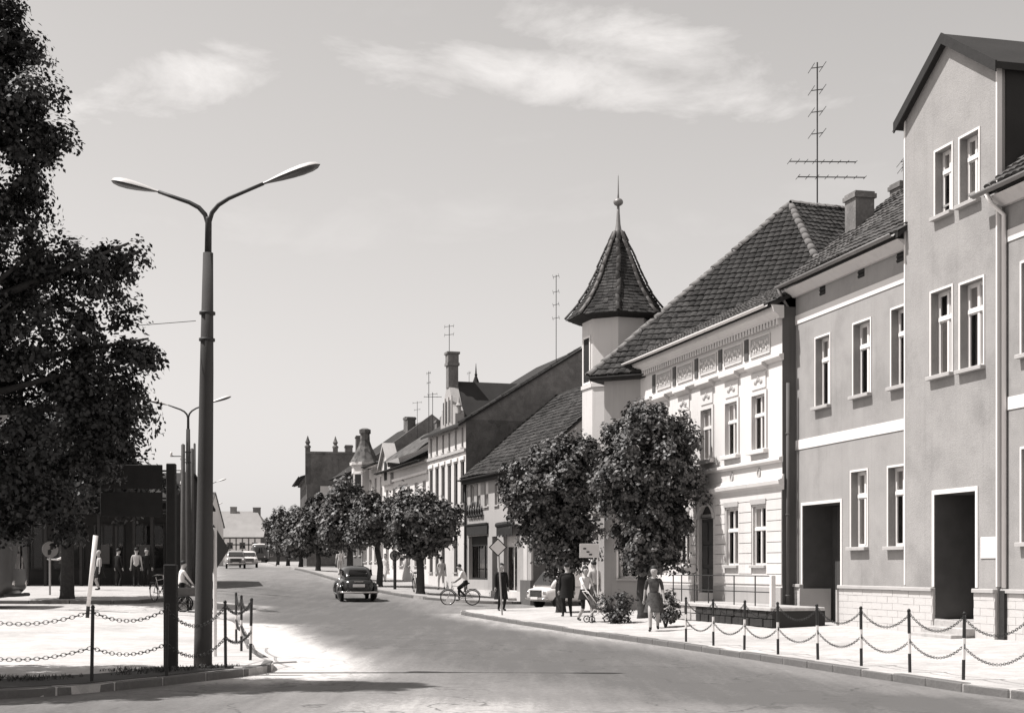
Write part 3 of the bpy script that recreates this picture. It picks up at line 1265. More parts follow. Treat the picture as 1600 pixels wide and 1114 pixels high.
for q0, q1 in ((door[0] - .09, door[0] - .001), (door[1] + .001, door[1] + .09)):
    mb.box(q0, q1, RO - .022, RO + .03, 1.05, door[3] + .1)
mb.box(door[0] - .001, door[1] + .001, RO - .022, RO + .03, door[3] + .001, door[3] + .1)
H.part(mb, 'door_trim', M_TRIM)
for i in range(3):
    MB().bbox(door[0] - .05 + .0, door[1] + .05, RO - .62 + i * .3, RO + .95, -.2 + i * .001, .06 + i * .135, .012).build('step', M_STONE, H.e)
# white bands and corner strips
zb1, zb2 = H.z(1246, 507), H.z(1246, 493)
zb3, zb4 = H.z(1246, 703), H.z(1246, 688)
for (za, zb) in ((zb1, zb2), (zb3, zb4)):
    MB().box(.0, ua - .07, -.02, .02, za, zb).build('white_band', M_TRIM, H.e)
    MB().box(ub + .12, H.L, -.02, .02, za, zb).build('white_band', M_TRIM, H.e)
MB().box(ua - .03, ua + .03, RO - .015, RO + .1, 1.08, zs_).build('corner_strip', M_TRIM, H.e)
MB().box(ub - .03, ub + .02, RO - .015, RO + .1, 1.08, zs_ - .1).build('corner_strip', M_TRIM, H.e)
# attic openings
for px, py in ((1285.5, 449), (1346, 421), (1407, 396)):
    u = H.u(px)
    zc = H.z(px, py)
    w = MB().box(u - .16, u + .16, -.004, .0, zc - .2, zc + .2).build('attic_vent', M_ROOM, H.e)
    for k in range(4):
        MB().box(u - .16, u + .16, -.022, -.005, zc - .18 + k * .1, zc - .135 + k * .1).build('slat', M_WOODDARK, w)
# plinth with pale bricks
pz0, pz1 = -.3, H.z(1310, 916) + .02
for q0, q1, of in ((-.0, gate[0] - .0, 0), (gate[1], ua, 0), (ua, door[0], RO), (door[1], ub, RO), (ub, H.L, 0)):
    if q1 - q0 < .1:
        continue
    pl = MB().box(q0, q1, of - .05, of + .02, pz0, pz1 - .06).build('plinth', M_MORTAR, H.e)
    MB().bbox(q0 - .01, q1 + .01, of - .115, of + .02, pz1 - .06, pz1 + .02, .015).build('coping', M_SILL, H.e)
    brick_band(H, q0, q1, pz0 + .28, pz1 - .06, of - .04, .5, (pz1 - .06 - pz0 - .28) / 6, M_GREYP, pl, th=.02, seed=int(q0 * 7) + 2)
# gateway piers of brick inside the reveals
for q0, q1 in ((gate[0] + .002, gate[0] + .05), (gate[1] - .05, gate[1] - .002)):
    MB().box(q0, q1, -.12, .8, -.2, pz1 - .1).build('gateway_pier', M_GREYP, H.e)
# roof, eaves, gutter
rf, zo = gable_roof(H, -.12, ua + .1, ze, 0, yr, zr, M_SLATE, M_TILE2, .31, .23, .40, seed=4, indiv=300, key=lambda c: -c[0])
mb = MB()
mb.prism([(ub - .1, -.4, zo), (ub - .1, yr, zr), (ub - .1, 9.4, zo), (ub - .1, 9.4, zo - .12), (ub - .1, yr, zr - .12), (ub - .1, -.4, zo - .12)], (H.L - ub, 0, 0))
rf2 = mb.build('roof', M_SLATE, H.e)
es = Vector((0, yr + .4, zr - zo))
tiles(rf2, (ub + .05, -.43, zo + .012), (1, 0, 0), es, lambda u, v: u < H.L - ub - .2, H.L - ub, es.length, .31, .23, M_TILE2, seed=5)
mb = MB()
mb.prism([(0, -.36, zo - .13), (0, .0, zo - .13), (0, 0, zo - .32), (0, -.1, zo - .32)], (ua, 0, 0))
mb.build('eaves_moulding', M_PALEWALL, H.e)
mb = MB()
mb.prism([(ub, -.36, zo - .13), (ub, .0, zo - .13), (ub, 0, zo - .32), (ub, -.1, zo - .32)], (H.L - ub, 0, 0))
mb.build('eaves_moulding', M_PALEWALL, H.e)
gutter(H, -.15, ua, -.49, zo - .02, .075)
gutter(H, ub - .35, H.L, -.49, zo - .02, .075)
mb = MB()
mb.tube([(-.05, -.5, zo - .05), (-.05, -.4, zo - .3), (-.05, -.09, zo - .75), (-.05, -.09, .3)], .05, 8)
mb.build('downpipe', M_ZINC, H.e, True)
mb = MB()
mb.tube([(ub + .1, -.48, zo - .08), (ub + .1, -.36, zo - .28), (ub + .1, -.07, zo - .5), (ub + .1, -.07, 1.05)], .05, 8)
mb.build('downpipe', M_TRIM, H.e, True)
MB().box(ub + .02, ub + .2, -.13, -.07, -.2, 1.0).build('drain_casing', M_WOODDARK, H.e)
uu, yy = H.loc(PX(1343, 38.2), 38.2)
chimney(H, uu, yy, ze - .5, PZ(303, 38.2) - H.z0, .62, .55)
# white notice plate beside the door
pl, pr = H.u(1533, RO), H.u(1557, RO)
pb = MB().bbox(pl, pr, RO - .02, RO - .002, H.z(1533, 872, RO), H.z(1533, 839, RO), .006).build('notice_plate', M_SIGNW, H.e)
# two rosette vents on the plinth
for px in (1416, 1424):
    MB().tube([(H.u(px), -.12, 1.0), (H.u(px), -.1, 1.0)], .035, 8).build('vent_rosette', M_IRON, H.e)

# ------------------------------------------------------------------ the white house
WH = House('white_house', 'white stucco house with ornate frieze and narrow windows beside the grey house', (4.45, 49.4), (7.37, 38.4), .2)
H = WH
zeW = H.z(1222, 497)
ctr = [H.u(1186.4), H.u(1146), H.u(1105)]
sp = (ctr[0] - ctr[2]) / 2
cu = [ctr[0] - sp * k for k in range(6)]
hw = .43
zt, zb = H.z(1176, 620), H.z(1176, 705)
gzt, gzb = H.z(1135, 796), H.z(1135, 883)
holes, up, lo = [], [], []
for k, c in enumerate(cu):
    if c - hw < .15:
        continue
    up.append((c - hw, c + hw, zb, zt))
    if k == 2:
        continue
    lo.append((c - hw, c + hw, gzb, gzt))
du0, du1 = H.u(1092), H.u(1114.3)
dz0, dz1 = H.z(1092, 925), H.z(1092, 790)
dsp = dz1 - .42
holes = [w + (.10,) for w in up + lo] + [(du0, du1, dz0, dsp, .12), (du0, du1, dsp, dz1, 0)]
mb = MB()
yrW = 6.4
zrW = zeW + 6.4 * .5
shell(mb, H.L, 12.0, zeW, holes, yrW, zrW)
# arch of the entrance
n = 10
uc, rw, ra = (du0 + du1) / 2, (du1 - du0) / 2, dz1 - dsp
arc = [(uc + rw * math.cos(PI * k / n), dsp + ra * math.sin(PI * k / n)) for k in range(n + 1)]
for k in range(n):
    (a0, b0), (a1, b1) = arc[k], arc[k + 1]
    mb.quad((a0, 0, b0), (a0, 0, dz1), (a1, 0, dz1), (a1, 0, b1))
    mb.quad((a0, 0, b0), (a1, 0, b1), (a1, .12, b1), (a0, .12, b0))
H.part(mb, 'wall', M_WHITE)
for w in up:
    window(H, *w, depth=.075, curtain=0, sill=0, rows=.64, fr=.04, mw=.03, st=.016)
for w in lo:
    window(H, *w, depth=.075, curtain=0, sill=.1, rows=.62, fr=.04, mw=.03, st=.016)
# arched door
mb = MB()
mb.box(du0, du1, .11, .17, dz0, dz1)
dr = H.part(mb, 'arched_door', M_DOOR)
for q in (0, 1):
    a = du0 + .05 + q * (rw - .0)
    for j in range(3):
        MB().bbox(a + .02, a + rw - .12, .08, .109, dz0 + .15 + j * .72, dz0 + .75 + j * .72, .012).build('panel', M_DOOR, dr)
MB().box(du0, du1, .06, .109, dz0 + 2.32, dz0 + 2.42).build('transom', M_SILL, dr)
mb = MB()
for k in range(n):
    (a0, b0), (a1, b1) = arc[k], arc[k + 1]
    o0 = (uc + (a0 - uc) * 1.22, dsp + (b0 - dsp) * 1.22)
    o1 = (uc + (a1 - uc) * 1.22, dsp + (b1 - dsp) * 1.22)
    mb.prism([(a0, -.05, b0), (a1, -.05, b1), (o1[0], -.05, o1[1]), (o0[0], -.05, o0[1])], (0, .047, 0))
H.part(mb, 'door_arch', M_WHITE)
# rusticated courses of the ground floor
crs = (gzt + .45 - 1.0) / 9
for j in range(9):
    c0, c1 = 1.0 + j * crs + .012, 1.0 + (j + 1) * crs - .012
    spans = [(0.0, H.L)]
    for h in [w for w in lo] + [(du0 - .12, du1 + .12, dz0, dz1 + .1)]:
        if h[3] + .04 > c0 and h[2] - .1 < c1:
            ns = []
            for a, b in spans:
                if h[1] + .06 <= a or h[0] - .06 >= b:
                    ns.append((a, b))
                else:
                    if h[0] - .06 > a:
                        ns.append((a, h[0] - .06))
                    if h[1] + .06 < b:
                        ns.append((h[1] + .06, b))
            spans = ns
    for a, b in spans:
        if b - a > .05:
            MB().bbox(a, b, -.028, -.001, c0, c1, .006).build('plaster_course', M_WHITE, H.e)
# window surrounds, hoods and ornaments
for (a, b, z0, z1) in up:
    mb = MB()
    t = .11
    mb.box(a - t, a - .002, -.045, -.001, z0, z1 + t)
    mb.box(b + .002, b + t, -.045, -.001, z0, z1 + t)
    mb.box(a - .002, b + .002, -.045, -.001, z1 + .002, z1 + t)
    s = H.part(mb, 'window_surround', M_WHITE)
    MB().box(a - .04, b + .04, -.03, -.002, z1 + .17, z1 + .62).build('ornament_panel', M_WHITE, s)
    mb = MB()
    c = (a + b) / 2
    for k in range(-3, 4):
        mb.ball((c + k * .075, -.035, z1 + .40 + .05 * math.cos(k * 1.3)), (.05, .03, .06 + .03 * (k == 0)), 6, 5)
    mb.build('stucco_relief', M_SILL, s)
    mb = MB()
    mb.prism([(a - .14, -.001, z1 + .66), (a - .14, -.2, z1 + .78), (a - .14, -.2, z1 + .86), (a - .14, -.001, z1 + .9)], (b - a + .28, 0, 0))
    mb.build('hood', M_WHITE, s)
    MB().bbox(a - .16, b + .16, -.16, .18, z0 - .11, z0 + .004, .015).build('sill', M_WHITE, s)
for (a, b, z0, z1) in lo:
    MB().box(a - .08, b + .08, -.055, -.03, z1 + .06, z1 + .2).build('lintel_band', M_SILL, H.e)
# string courses and the frieze
def profile(H, u0, u1, zlo, prof, name, m, side=True):
    mb = MB()
    mb.prism([(u0, 0.0, zlo + prof[0][1])] + [(u0, -p, zlo + q) for p, q in prof] + [(u0, 0.0, zlo + prof[-1][1])], (u1 - u0, 0, 0))
    return H.part(mb, name, m)
zc1 = H.z(1222, 716)
profile(H, -.0, H.L + .05, zc1 - .1, [(.03, 0), (.12, .06), (.12, .13), (.02, .17)], 'sill_course', M_WHITE)
zc2 = H.z(1222, 762)
profile(H, -.0, H.L + .12, zc2 - .05, [(.04, 0), (.05, .09), (.16, .16), (.18, .26), (.06, .32), (.05, .40), (.02, .42)], 'string_course', M_WHITE)
for c in cu:
    if c > .5:
        mb = MB()
        mb.torus((c, -.012, (zc1 + zc2) / 2 + .1), .13, .025, 14, 5, 'y', M=Matrix.Translation((c, 0, 0)) @ Matrix.Scale(.7, 4, (1, 0, 0)) @ Matrix.Translation((-c, 0, 0)))
        H.part(mb, 'medallion', M_SILL)
zf0 = H.z(1222, 557)
profile(H, -.0, H.L + .1, zf0 - .1, [(.03, 0), (.1, .06), (.14, .1), (.14, .15), (.02, .18)], 'frieze_course', M_WHITE)
fz0, fz1 = zf0 + .22, zf0 + .78
for k in range(7):
    c = cu[0] + .1 - sp * k
    if c < .6:
        continue
    pb = MB()
    pb.box(c - sp * .34, c + sp * .34, -.012, -.001, fz0, fz1)
    p = H.part(pb, 'frieze_panel', M_SILL)
    fb = MB()
    a, b = c - sp * .34, c + sp * .34
    t = .03
    fb.box(a, b, -.04, -.013, fz0, fz0 + t)
    fb.box(a, b, -.04, -.013, fz1 - t, fz1)
    fb.box(a, a + t, -.04, -.013, fz0 + t, fz1 - t)
    fb.box(b - t, b, -.04, -.013, fz0 + t, fz1 - t)
    fb.build('panel_frame', M_WHITE, p)
    rb = MB()
    for q in range(17):
        uq = a + .1 + (b - a - .2) * q / 16
        rb.ball((uq, -.02, (fz0 + fz1) / 2 + .11 * math.sin(q * 2.6 + k)), (.045, .03, .06), 6, 5)
    rb.build('stucco_relief', M_WHITE, p)
    MB().box(c - sp * .5 - .13, c - sp * .5 + .13, -.03, -.001, fz0 - .02, fz1 + .03).build('bracket', M_WOOD, H.e)
# dentils and the main cornice
mb = MB()
u = .05
while u < H.L:
    mb.box(u, u + .1, -.13, -.001, fz1 + .1, fz1 + .26)
    u += .2
o = H.part(mb, 'dentils', M_WHITE)
o['kind'] = 'stuff'
profile(H, -.15, H.L + .12, fz1 + .26, [(.14, 0), (.15, .06), (.3, .16), (.34, .3), (.36, .34)], 'cornice', M_WHITE)
zeW = fz1 + .58
rf, zo = gable_roof(H, -.3, H.L + .05, zeW + .26, 0, yrW, zeW + .26 + yrW * .5, M_SLATE, M_TILE2, .31, .23, .46, seed=8)
gutter(H, -.3, H.L + .05, -.52, zo - .0, .07, m=M_TRIM)
mb = MB()
mb.box(H.L - .35, H.L + .012, -.03, .0, -.3, .95)
MB().box(0, du0 - .1, -.05, -.001, -.3, .93).build('plinth', M_MIDWALL, H.e)
MB().box(du1 + .1, H.L + .0, -.05, -.001, -.3, .93).build('plinth', M_MIDWALL, H.e)
downpipe(H, H.L + .10, .12, .2, 6.5, .05, M_DARKWALL)
# chimney stack on the ridge
uu, yy = H.loc(PX(1410, 42.2), 42.2)
chimney(H, uu, yy, zeW, PZ(287, 42.2) - H.z0, .6, .5)
# end wall facing the camera, its shade put into a darker colour
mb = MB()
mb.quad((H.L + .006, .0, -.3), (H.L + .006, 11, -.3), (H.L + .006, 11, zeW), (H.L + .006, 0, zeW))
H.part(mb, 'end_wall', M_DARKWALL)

# ------------------------------------------------------------------ the corner house with the pointed turret
A2 = Vector((2.7, 49.7))
e1 = Vector((.887, -.462)).normalized()
CH = House('corner_house', 'corner house with pointed tiled turret and steep hipped roof behind the street trees', tuple(A2 + e1 * .42 + Vector((-e1.y, e1.x)) * .42), tuple(A2 + e1 * 9.3 + Vector((-e1.y, e1.x)) * .42), .1)
H = CH
zeC = PZ(589, 49.7) - H.z0
mb = MB()
cw = [(.55, 1.25, 4.6, 6.4), (.55, 1.25, 1.2, 3.1)]
shell(mb, H.L, 15, zeC - .1, [w + (.18,) for w in cw])
H.part(mb, 'wall', M_MIDWALL)
for w in cw:
    window(H, *w, curtain=0, trim=.07)
# hip roof in local coordinates
ov = .42
Lx = H.L + 2 * ov
a_, b_ = 5.2, 7.1
zpk = 15.5 - H.z0
EA = Vector((-ov, -ov, zeC))
EB = Vector((-ov + 9.7, -ov, zeC))
PK = Vector((-ov + a_, -ov + b_, zpk))
PK2 = PK + Vector((3.2, 3.7, 0))
EC = Vector((-ov, 15 + ov, zeC))
ED = Vector((-ov + 9.7, 15 + ov, zeC))
mb = MB()
for poly in ([EA, EB, PK], [EA, PK, EC], [PK, PK2, EC], [EB, PK2, PK], [EB, ED, PK2], [EC, PK2, ED], [EA, EB, ED, EC]):
    mb.poly(poly)
rf = H.part(mb, 'roof', M_SLATE)


def tri_inside(O, eu, es, poly):
    q = [((p - O).dot(eu), (p - O).dot(es)) for p in poly]

    def f(u, v):
        sgn = 0
        for (x0, y0), (x1, y1) in zip(q, q[1:] + q[:1]):
            c = (x1 - x0) * (v - y0) - (y1 - y0) * (u - x0)
            if abs(c) < 1e-9:
                continue
            if sgn == 0:
                sgn = 1 if c > 0 else -1
            elif (c > 0) != (sgn > 0):
                return False
        return True
    return f


def slope_tiles(parent, poly, m, course=.31, tw=.23, indiv=0, seed=1, lift=.015, key=None):
    """tiles on a roof polygon whose first edge is the eave"""
    poly = [Vector(p) for p in poly]
    O, eu = poly[0], (poly[1] - poly[0]).normalized()
    nn = eu.cross(poly[2] - poly[0]).normalized()
    if nn.z < 0:
        nn = -nn
    es = nn.cross(eu).normalized()
    if es.z < 0:
        eu, es = -eu, -es
    us = [(p - O).dot(eu) for p in poly]
    vs = [(p - O).dot(es) for p in poly]
    v0 = min(vs)
    ins = tri_inside(O, eu, es, poly)
    sh = min(us)
    tiles(parent, O + eu * sh + es * v0 + nn * lift, eu, es, lambda u, v: ins(u + sh, v + v0), max(us) - sh, max(vs) - v0, course, tw, m, indiv, seed=seed, key=key)


slope_tiles(rf, [EA, EB, PK], M_TILE, indiv=300, seed=11, key=lambda c: abs(c[0] - 4.6) + abs(c[1] - 5.6) * .8)
slope_tiles(rf, [EC, EA, PK], M_TILE, seed=12)
slope_tiles(rf, [PK, PK2, EB], M_TILE, seed=13)
slope_tiles(rf, [EB, ED, PK2], M_TILE, seed=14)
for a, b in ((EA, PK), (EB, PK), (PK, PK2)):
    hip_tiles(rf, a + Vector((0, 0, .03)), b + Vector((0, 0, .03)), .40, .15)
mb = MB()
mb.box(EA.x + .02, EB.x, EA.y + .02, EA.y + ov - .02, zeC - .14, zeC - .02)
mb.box(EA.x + .02, EA.x + ov - .02, EA.y + ov, EC.y, zeC - .14, zeC - .02)
mb.build('soffit', M_WOODDARK, H.e)
gutter(H, EA.x, EB.x, EA.y - .06, zeC - .03, .06, m=M_WOODDARK)
# turret: eight-sided, one edge towards the camera
tcX, tcY = PX(966, 53.2), 53.2
tu, ty = H.loc(tcX, tcY)
R_ = 1.36
ang = math.atan2(-tcY, -tcX) - math.atan2(H.d.y, H.d.x)
zE = PZ(500, tcY) - H.z0
mb = MB()
mb.lathe([(R_, -.4), (R_, zE + .1)], 8, (tu, ty, 0), ang0=ang)
tw_ = H.part(mb, 'turret', M_PALEWALL)
# turret windows and plaster bands on its street faces
for k in range(-2, 2):
    am = ang + (k + .5) * PI / 4
    Mx = Matrix.Translation((tu, ty, 0)) @ Matrix.Rotation(am - PI / 2 + PI, 4, 'Z')
    ap = R_ * math.cos(PI / 8)
    if k in (-2,):
        for z0, z1 in ((PZ(600, tcY) - H.z0, PZ(532, tcY) - H.z0), (4.2, 5.8)):
            b = MB().box(-.3, .3, -ap - .012, -ap + .05, z0, z1, M=Mx).build('turret_window', M_ROOM, tw_)
            fb = MB()
            fb.box(-.38, -.3, -ap - .04, -ap + .02, z0 - .08, z1 + .08, M=Mx)
            fb.box(.3, .38, -ap - .04, -ap + .02, z0 - .08, z1 + .08, M=Mx)
            fb.box(-.3, .3, -ap - .04, -ap + .02, z1, z1 + .08, M=Mx)
            fb.box(-.3, .3, -ap - .04, -ap + .02, z0 - .08, z0, M=Mx)
            fb.build('turret_window_frame', M_TRIM, tw_)
    for zq in (zE - 2.65, 3.6):
        MB().box(-R_ * math.sin(PI / 8) - .012, R_ * math.sin(PI / 8) + .012, -ap - .05, -ap + .02, zq, zq + .14, M=Mx).build('plaster_band', M_PALEWALL, tw_)
# bell-shaped turret roof in eight ribbed faces
zA = PZ(365, tcY) - H.z0
hT = zA - zE
prof = []
for k in range(11):
    t = k / 10
    r = (1.80 * (1 - t) ** 1.12 + .14) * (1 - .13 * math.sin(PI * min(1, t * 1.2)))
    prof.append((r, zE + hT * t))
mb = MB()
mb.lathe([(R_ + .02, zE - .12), (1.84, zE - .05)] + prof, 8, (tu, ty, 0), ang0=ang)
tr_ = H.part(mb, 'turret_roof', M_SLATE)
rows = 26
tb = MB()
rs = random.Random(3)
def rad_at(z):
    t = min(1, max(0, (z - zE) / hT))
    k = min(9, int(t * 10))
    (r0, z0), (r1, z1) = prof[k], prof[k + 1]
    return r0 + (r1 - r0) * (z - z0) / (z1 - z0)
for j in range(rows):
    z0, z1 = zE + hT * j / rows, zE + hT * (j + 1.25) / rows
    r0, r1 = rad_at(z0) + .05, rad_at(min(z1, zA)) + .012
    for f in range(8):
        a0, a1 = ang + f * PI / 4, ang + (f + 1) * PI / 4
        P0, P1 = Vector((math.cos(a0), math.sin(a0))), Vector((math.cos(a1), math.sin(a1)))
        nt = max(1, int(r0 * .765 / .19))
        for q in range(nt):
            t0, t1 = q / nt, (q + .96) / nt
            k0, k1 = P0.lerp(P1, t0), P0.lerp(P1, t1)
            dz_ = rs.gauss(0, .008)
            tb.add([(tu + k0.x * r0, ty + k0.y * r0, z0 + dz_), (tu + k1.x * r0, ty + k1.y * r0, z0 + dz_),
                    (tu + k1.x * r1, ty + k1.y * r1, z1 + dz_), (tu + k0.x * r1, ty + k0.y * r1, z1 + dz_),
                    (tu + k0.x * (r0 - .03), ty + k0.y * (r0 - .03), z0 + dz_), (tu + k1.x * (r0 - .03), ty + k1.y * (r0 - .03), z0 + dz_)],
                   [(0, 1, 2, 3), (4, 5, 1, 0)])
o = tb.build('turret_tiles', M_TILE, tr_)
o['kind'] = 'stuff'
for f in range(8):
    a = ang + f * PI / 4
    for j in range(10):
        p = [Vector((tu + math.cos(a) * (rr + .05), ty + math.sin(a) * (rr + .05), zz + .02)) for rr, zz in (prof[j], prof[j + 1])]
        hip_tiles(tr_, p[0], p[1], (p[1] - p[0]).length / 1.001, .085, M_HIPTILE if f in (1, 7) else M_TILE2)
fb = MB()
zf = zA - .1
fb.lathe([(.19, 0), (.14, .18), (.09, .45), (.06, .9), (.05, 1.15)], 10, (tu, ty, zf))
fb.ball((tu, ty, zf + 1.28), (.19, .19, .15), 12, 8)
fb.lathe([(.04, 1.38), (.03, 1.6), (.012, 2.25), (.002, 2.35)], 8, (tu, ty, zf))
fb.build('finial', M_ZINC, tr_, True)

# ------------------------------------------------------------------ the shop house across the side street
SH = House('shop_house', 'low beige shop house with dark tiled roof and lettering above its shop window', (-2.38, 73.8), (.96, 64.0), .12)
H = SH
zeS = H.z(729, 741)
up = []
for pl, pr in ((735, 739.5), (745, 750.5), (757, 763), (773, 779.5), (789, 796), (808, 816)):
    a = H.u(pl)
    b = H.u(pr)
    up.append((a, max(b, a + .62), H.z(737, 794), H.z(737, 757)))
shopw = (H.u(732.5), H.u(762), H.z(735, 905), H.z(735, 838))
sdoor = (H.u(769), H.u(777), .12, H.z(770, 838))
shop2 = (H.u(787), H.u(808), H.z(790, 925), H.z(790, 838))
mb = MB()
yrS = 5.05
zrS = zeS + 5.05 * .85
shell(mb, H.L, 10.1, zeS, [w + (.15,) for w in up] + [shopw + (.25,), sdoor + (.5,), shop2 + (.25,)], yrS, zrS)
H.part(mb, 'wall', M_MIDWALL)
for i, w in enumerate(up):
    far_window(H, *w, m=M_TRIM, bars=False)
    if i in (1, 2):
        MB().box(w[0] + .04, w[1] - .04, .05, .09, (w[2] + w[3]) / 2, w[3]).build('roller_blind', M_TRIM, H.e)
    MB().box(w[0] - .1, w[1] + .1, -.07, -.002, w[3] + .05, w[3] + .2).build('lintel', M_TRIM, H.e)


def shopfront(H, r, cols, m=M_WOODDARK, panel=M_GLASSDARK):
    a, b, z0, z1 = r
    mb = MB()
    mb.box(a, b, .2, .26, z0, z0 + .1)
    mb.box(a, b, .2, .26, z1 - .5, z1 - .42)
    for k in range(cols + 1):
        u = a + (b - a) * k / cols
        mb.box(max(a, u - .03), min(b, u + .03), .2, .26, z0 + .1, z1 - .5)
    mb.box(a, b, .18, .26, z1 - .42, z1)
    f = mb.build('shopfront', m, H.e)
    for k in range(cols):
        u0, u1 = a + (b - a) * k / cols + .03, a + (b - a) * (k + 1) / cols - .03
        MB().quad((u0, .23, z0 + .1), (u1, .23, z0 + .1), (u1, .23, z1 - .5), (u0, .23, z1 - .5)).build('pane', M_GLASS, f)
    mb = MB()
    rs = random.Random(int(a * 10))
    for k in range(9):
        u = rs.uniform(a + .2, b - .2)
        h = rs.uniform(.25, 1.5)
        mb.box(u - .14, u + .14, .5, .75, z0 + .1, z0 + .1 + h)
    mb.build('display_goods', M_CLOTHL, f)
    mb = MB()
    mb.quad((a - .2, 1.1, z0 - .3), (b + .2, 1.1, z0 - .3), (b + .2, 1.1, z1), (a - .2, 1.1, z1))
    mb.build('shop_back', M_CLOTHM, f)
    return f


shopfront(H, shopw, 3)
shopfront(H, shop2, 2, M_TRIM)
MB().box(sdoor[0], sdoor[1], .42, .5, sdoor[2], sdoor[3]).build('shop_door', M_WOOD, H.e)
for r, n_ in ((shopw, 'fascia_board'), (shop2, 'rolled_awning')):
    mb = MB()
    if n_ == 'fascia_board':
        mb.box(r[0] - .12, r[1] + .15, -.09, -.002, r[3] + .06, r[3] + .62)
        mb.box(r[0] - .14, r[1] + .17, -.13, -.09, r[3] + .56, r[3] + .64)
    else:
        mb.tube([(r[0] - .15, -.28, r[3] + .55), (r[1] + .25, -.3, r[3] + .6)], [.13, .11], 8)
        for k in range(14):
            u = r[0] - .1 + (r[1] - r[0] + .3) * k / 14
            mb.box(u, u + .2, -.34, -.31, r[3] + .02 + .06 * math.sin(k * 2.2), r[3] + .5)
        mb.box(r[0] - .1, r[1] + .2, -.25, -.002, r[3] + .5, r[3] + .54)
    H.part(mb, n_, M_WOODDARK)
# lettering on rods above the shop window; too worn in the photograph to read
lt = thing('shop_sign', 'dark worn lettering on rods above the left shop window', 'sign')
lt.parent = H.e
mb = MB()
z0 = shopw[3] + .88
u0 = shopw[0] + .05
for k in range(6):
    u = u0 + k * .42
    mb.tube([(u, -.1, z0 + .2), (u + .05, -.1, z0 + .75 + .12 * (k in (2, 3, 4)))], .05, 6)
    mb.tube([(u, -.1, z0 + .2), (u + .17, -.1, z0 + .12), (u + .3, -.1, z0 + .28), (u + .26, -.1, z0 + .48), (u + .1, -.1, z0 + .5)], .05, 6)
    mb.tube([(u + .3, -.1, z0 + .3), (u + .36, -.1, z0 + .1), (u + .44, -.1, z0 + .22)], .045, 6)
lt_m = mb.build('lettering', M_SIGND, H.e, True)
bpy.data.objects.remove(lt)
mb = MB()
for zz in (.22, .5):
    mb.tube([(u0 - .1, -.05, z0 + zz), (u0 + 2.6, -.05, z0 + zz)], .02, 6)
for k in range(5):
    mb.tube([(u0 + k * .6, -.05, z0 - .05), (u0 + k * .6, -.05, z0 + .6)], .015, 6)
mb.build('sign_rods', M_IRON, lt_m)
# corner pilaster and dark plinth
MB().box(H.L - 1.0, H.L - .5, -.12, -.002, .05, zeS - .2).build('pilaster', M_PALEWALL, H.e)
MB().box(H.L - .5, H.L + .02, -.10, -.002, 1.0, zeS - .2).build('pilaster', M_MIDWALL, H.e)
MB().box(H.L - 1.35, H.L + .06, -.16, -.002, -.3, 1.0).build('plinth', M_DARKWALL, H.e)
MB().box(0, H.L - 1.4, -.06, -.002, -.3, .45).build('plinth', M_PALEWALL, H.e)
for r in (shopw, shop2):
    MB().bbox(r[0] - .1, r[1] + .1, -.5, -.07, -.2, .16, .02).build('step', M_STONE, H.e)
rf, zo = gable_roof(H, -.05, H.L + .1, zeS, 0, yrS, zrS, M_SLATE, M_TILE, .33, .25, .35, seed=21)
gutter(H, -.05, H.L + .1, -.42, zo - .02, .08, m=M_WOODDARK)
mb = MB()
mb.box(-.02, H.L, -.28, -.002, zo - .25, zo - .1)
H.part(mb, 'eaves_board', M_WOODDARK)
downpipe(H, .05, -.1, .1, zo - .2, .06, M_WOODDARK)
MB().quad((H.L + .006, 0, -.3), (H.L + .006, 10.1, -.3), (H.L + .006, 10.1, zeS), (H.L + .006, 0, zeS)).build('side_wall', M_DARKWALL, H.e)  # side turned from the sun, its shade put into the wall colour

# ------------------------------------------------------------------ the tall house with the ornamental gable
TH = House('gabled_house', 'tall pale house with an ornamental stepped gable and bare brick side wall', (-4.85, 81.6), (-2.42, 73.9), .45)
H = TH
zeT = H.z(728, 655)
yrT = 6.6
zrT = zeT + 6.6 * .62
ax = [H.L * (k + .5) / 6 for k in range(6)]
ups = [(c - .36, c + .36, H.z(726, 786), H.z(726, 720)) for c in ax]
mid = [(c - .36, c + .36, 1.0, 2.9) for c in ax[:3]] + [(c - .36, c + .36, 1.0, 2.9) for c in ax[4:5]]
top = [(c - .2, c + .2, zeT - 1.4, zeT - .35) for c in ax]
mb = MB()
shell(mb, H.L, 13.2, zeT, [w + (.18,) for w in ups + mid + top], yrT, zrT)
H.part(mb, 'wall', M_PALEWALL)
for w in ups + mid + top:
    far_window(H, *w, m=M_WOODDARK)
for w in ups:
    MB().box(w[0] - .12, w[1] + .12, -.08, -.002, w[3] + .08, w[3] + .26).build('lintel', M_TRIM, H.e)
for zz in (3.6, 4.3, ups[0][2] - .35, ups[0][3] + .5):
    MB().box(0, H.L, -.10, -.002, zz, zz + .16).build('string_course', M_SILL, H.e)
mb = MB()
MB().quad((H.L + .006, .0, -.3), (H.L + .006, 13.2, -.3), (H.L + .006, 13.2, zeT), (H.L + .006, 0, zeT)).build('side_wall', M_BRICKW, H.e)
mb = MB()
mb.add([(H.L + .006, 0, zeT), (H.L + .006, 13.2, zeT), (H.L + .006, yrT, zrT)], [(0, 1, 2)])
mb.build('side_gable', M_BRICKW, H.e)
rf, zo = gable_roof(H, -.05, H.L + .12, zeT, 0, yrT, zrT, M_SLATE, None, over=.45)
hip_tiles(rf, (H.L + .06, -.4, zo + .05), (H.L + .06, yrT, zrT + .05), .4, .12, M_TILE, 'verge_tile')
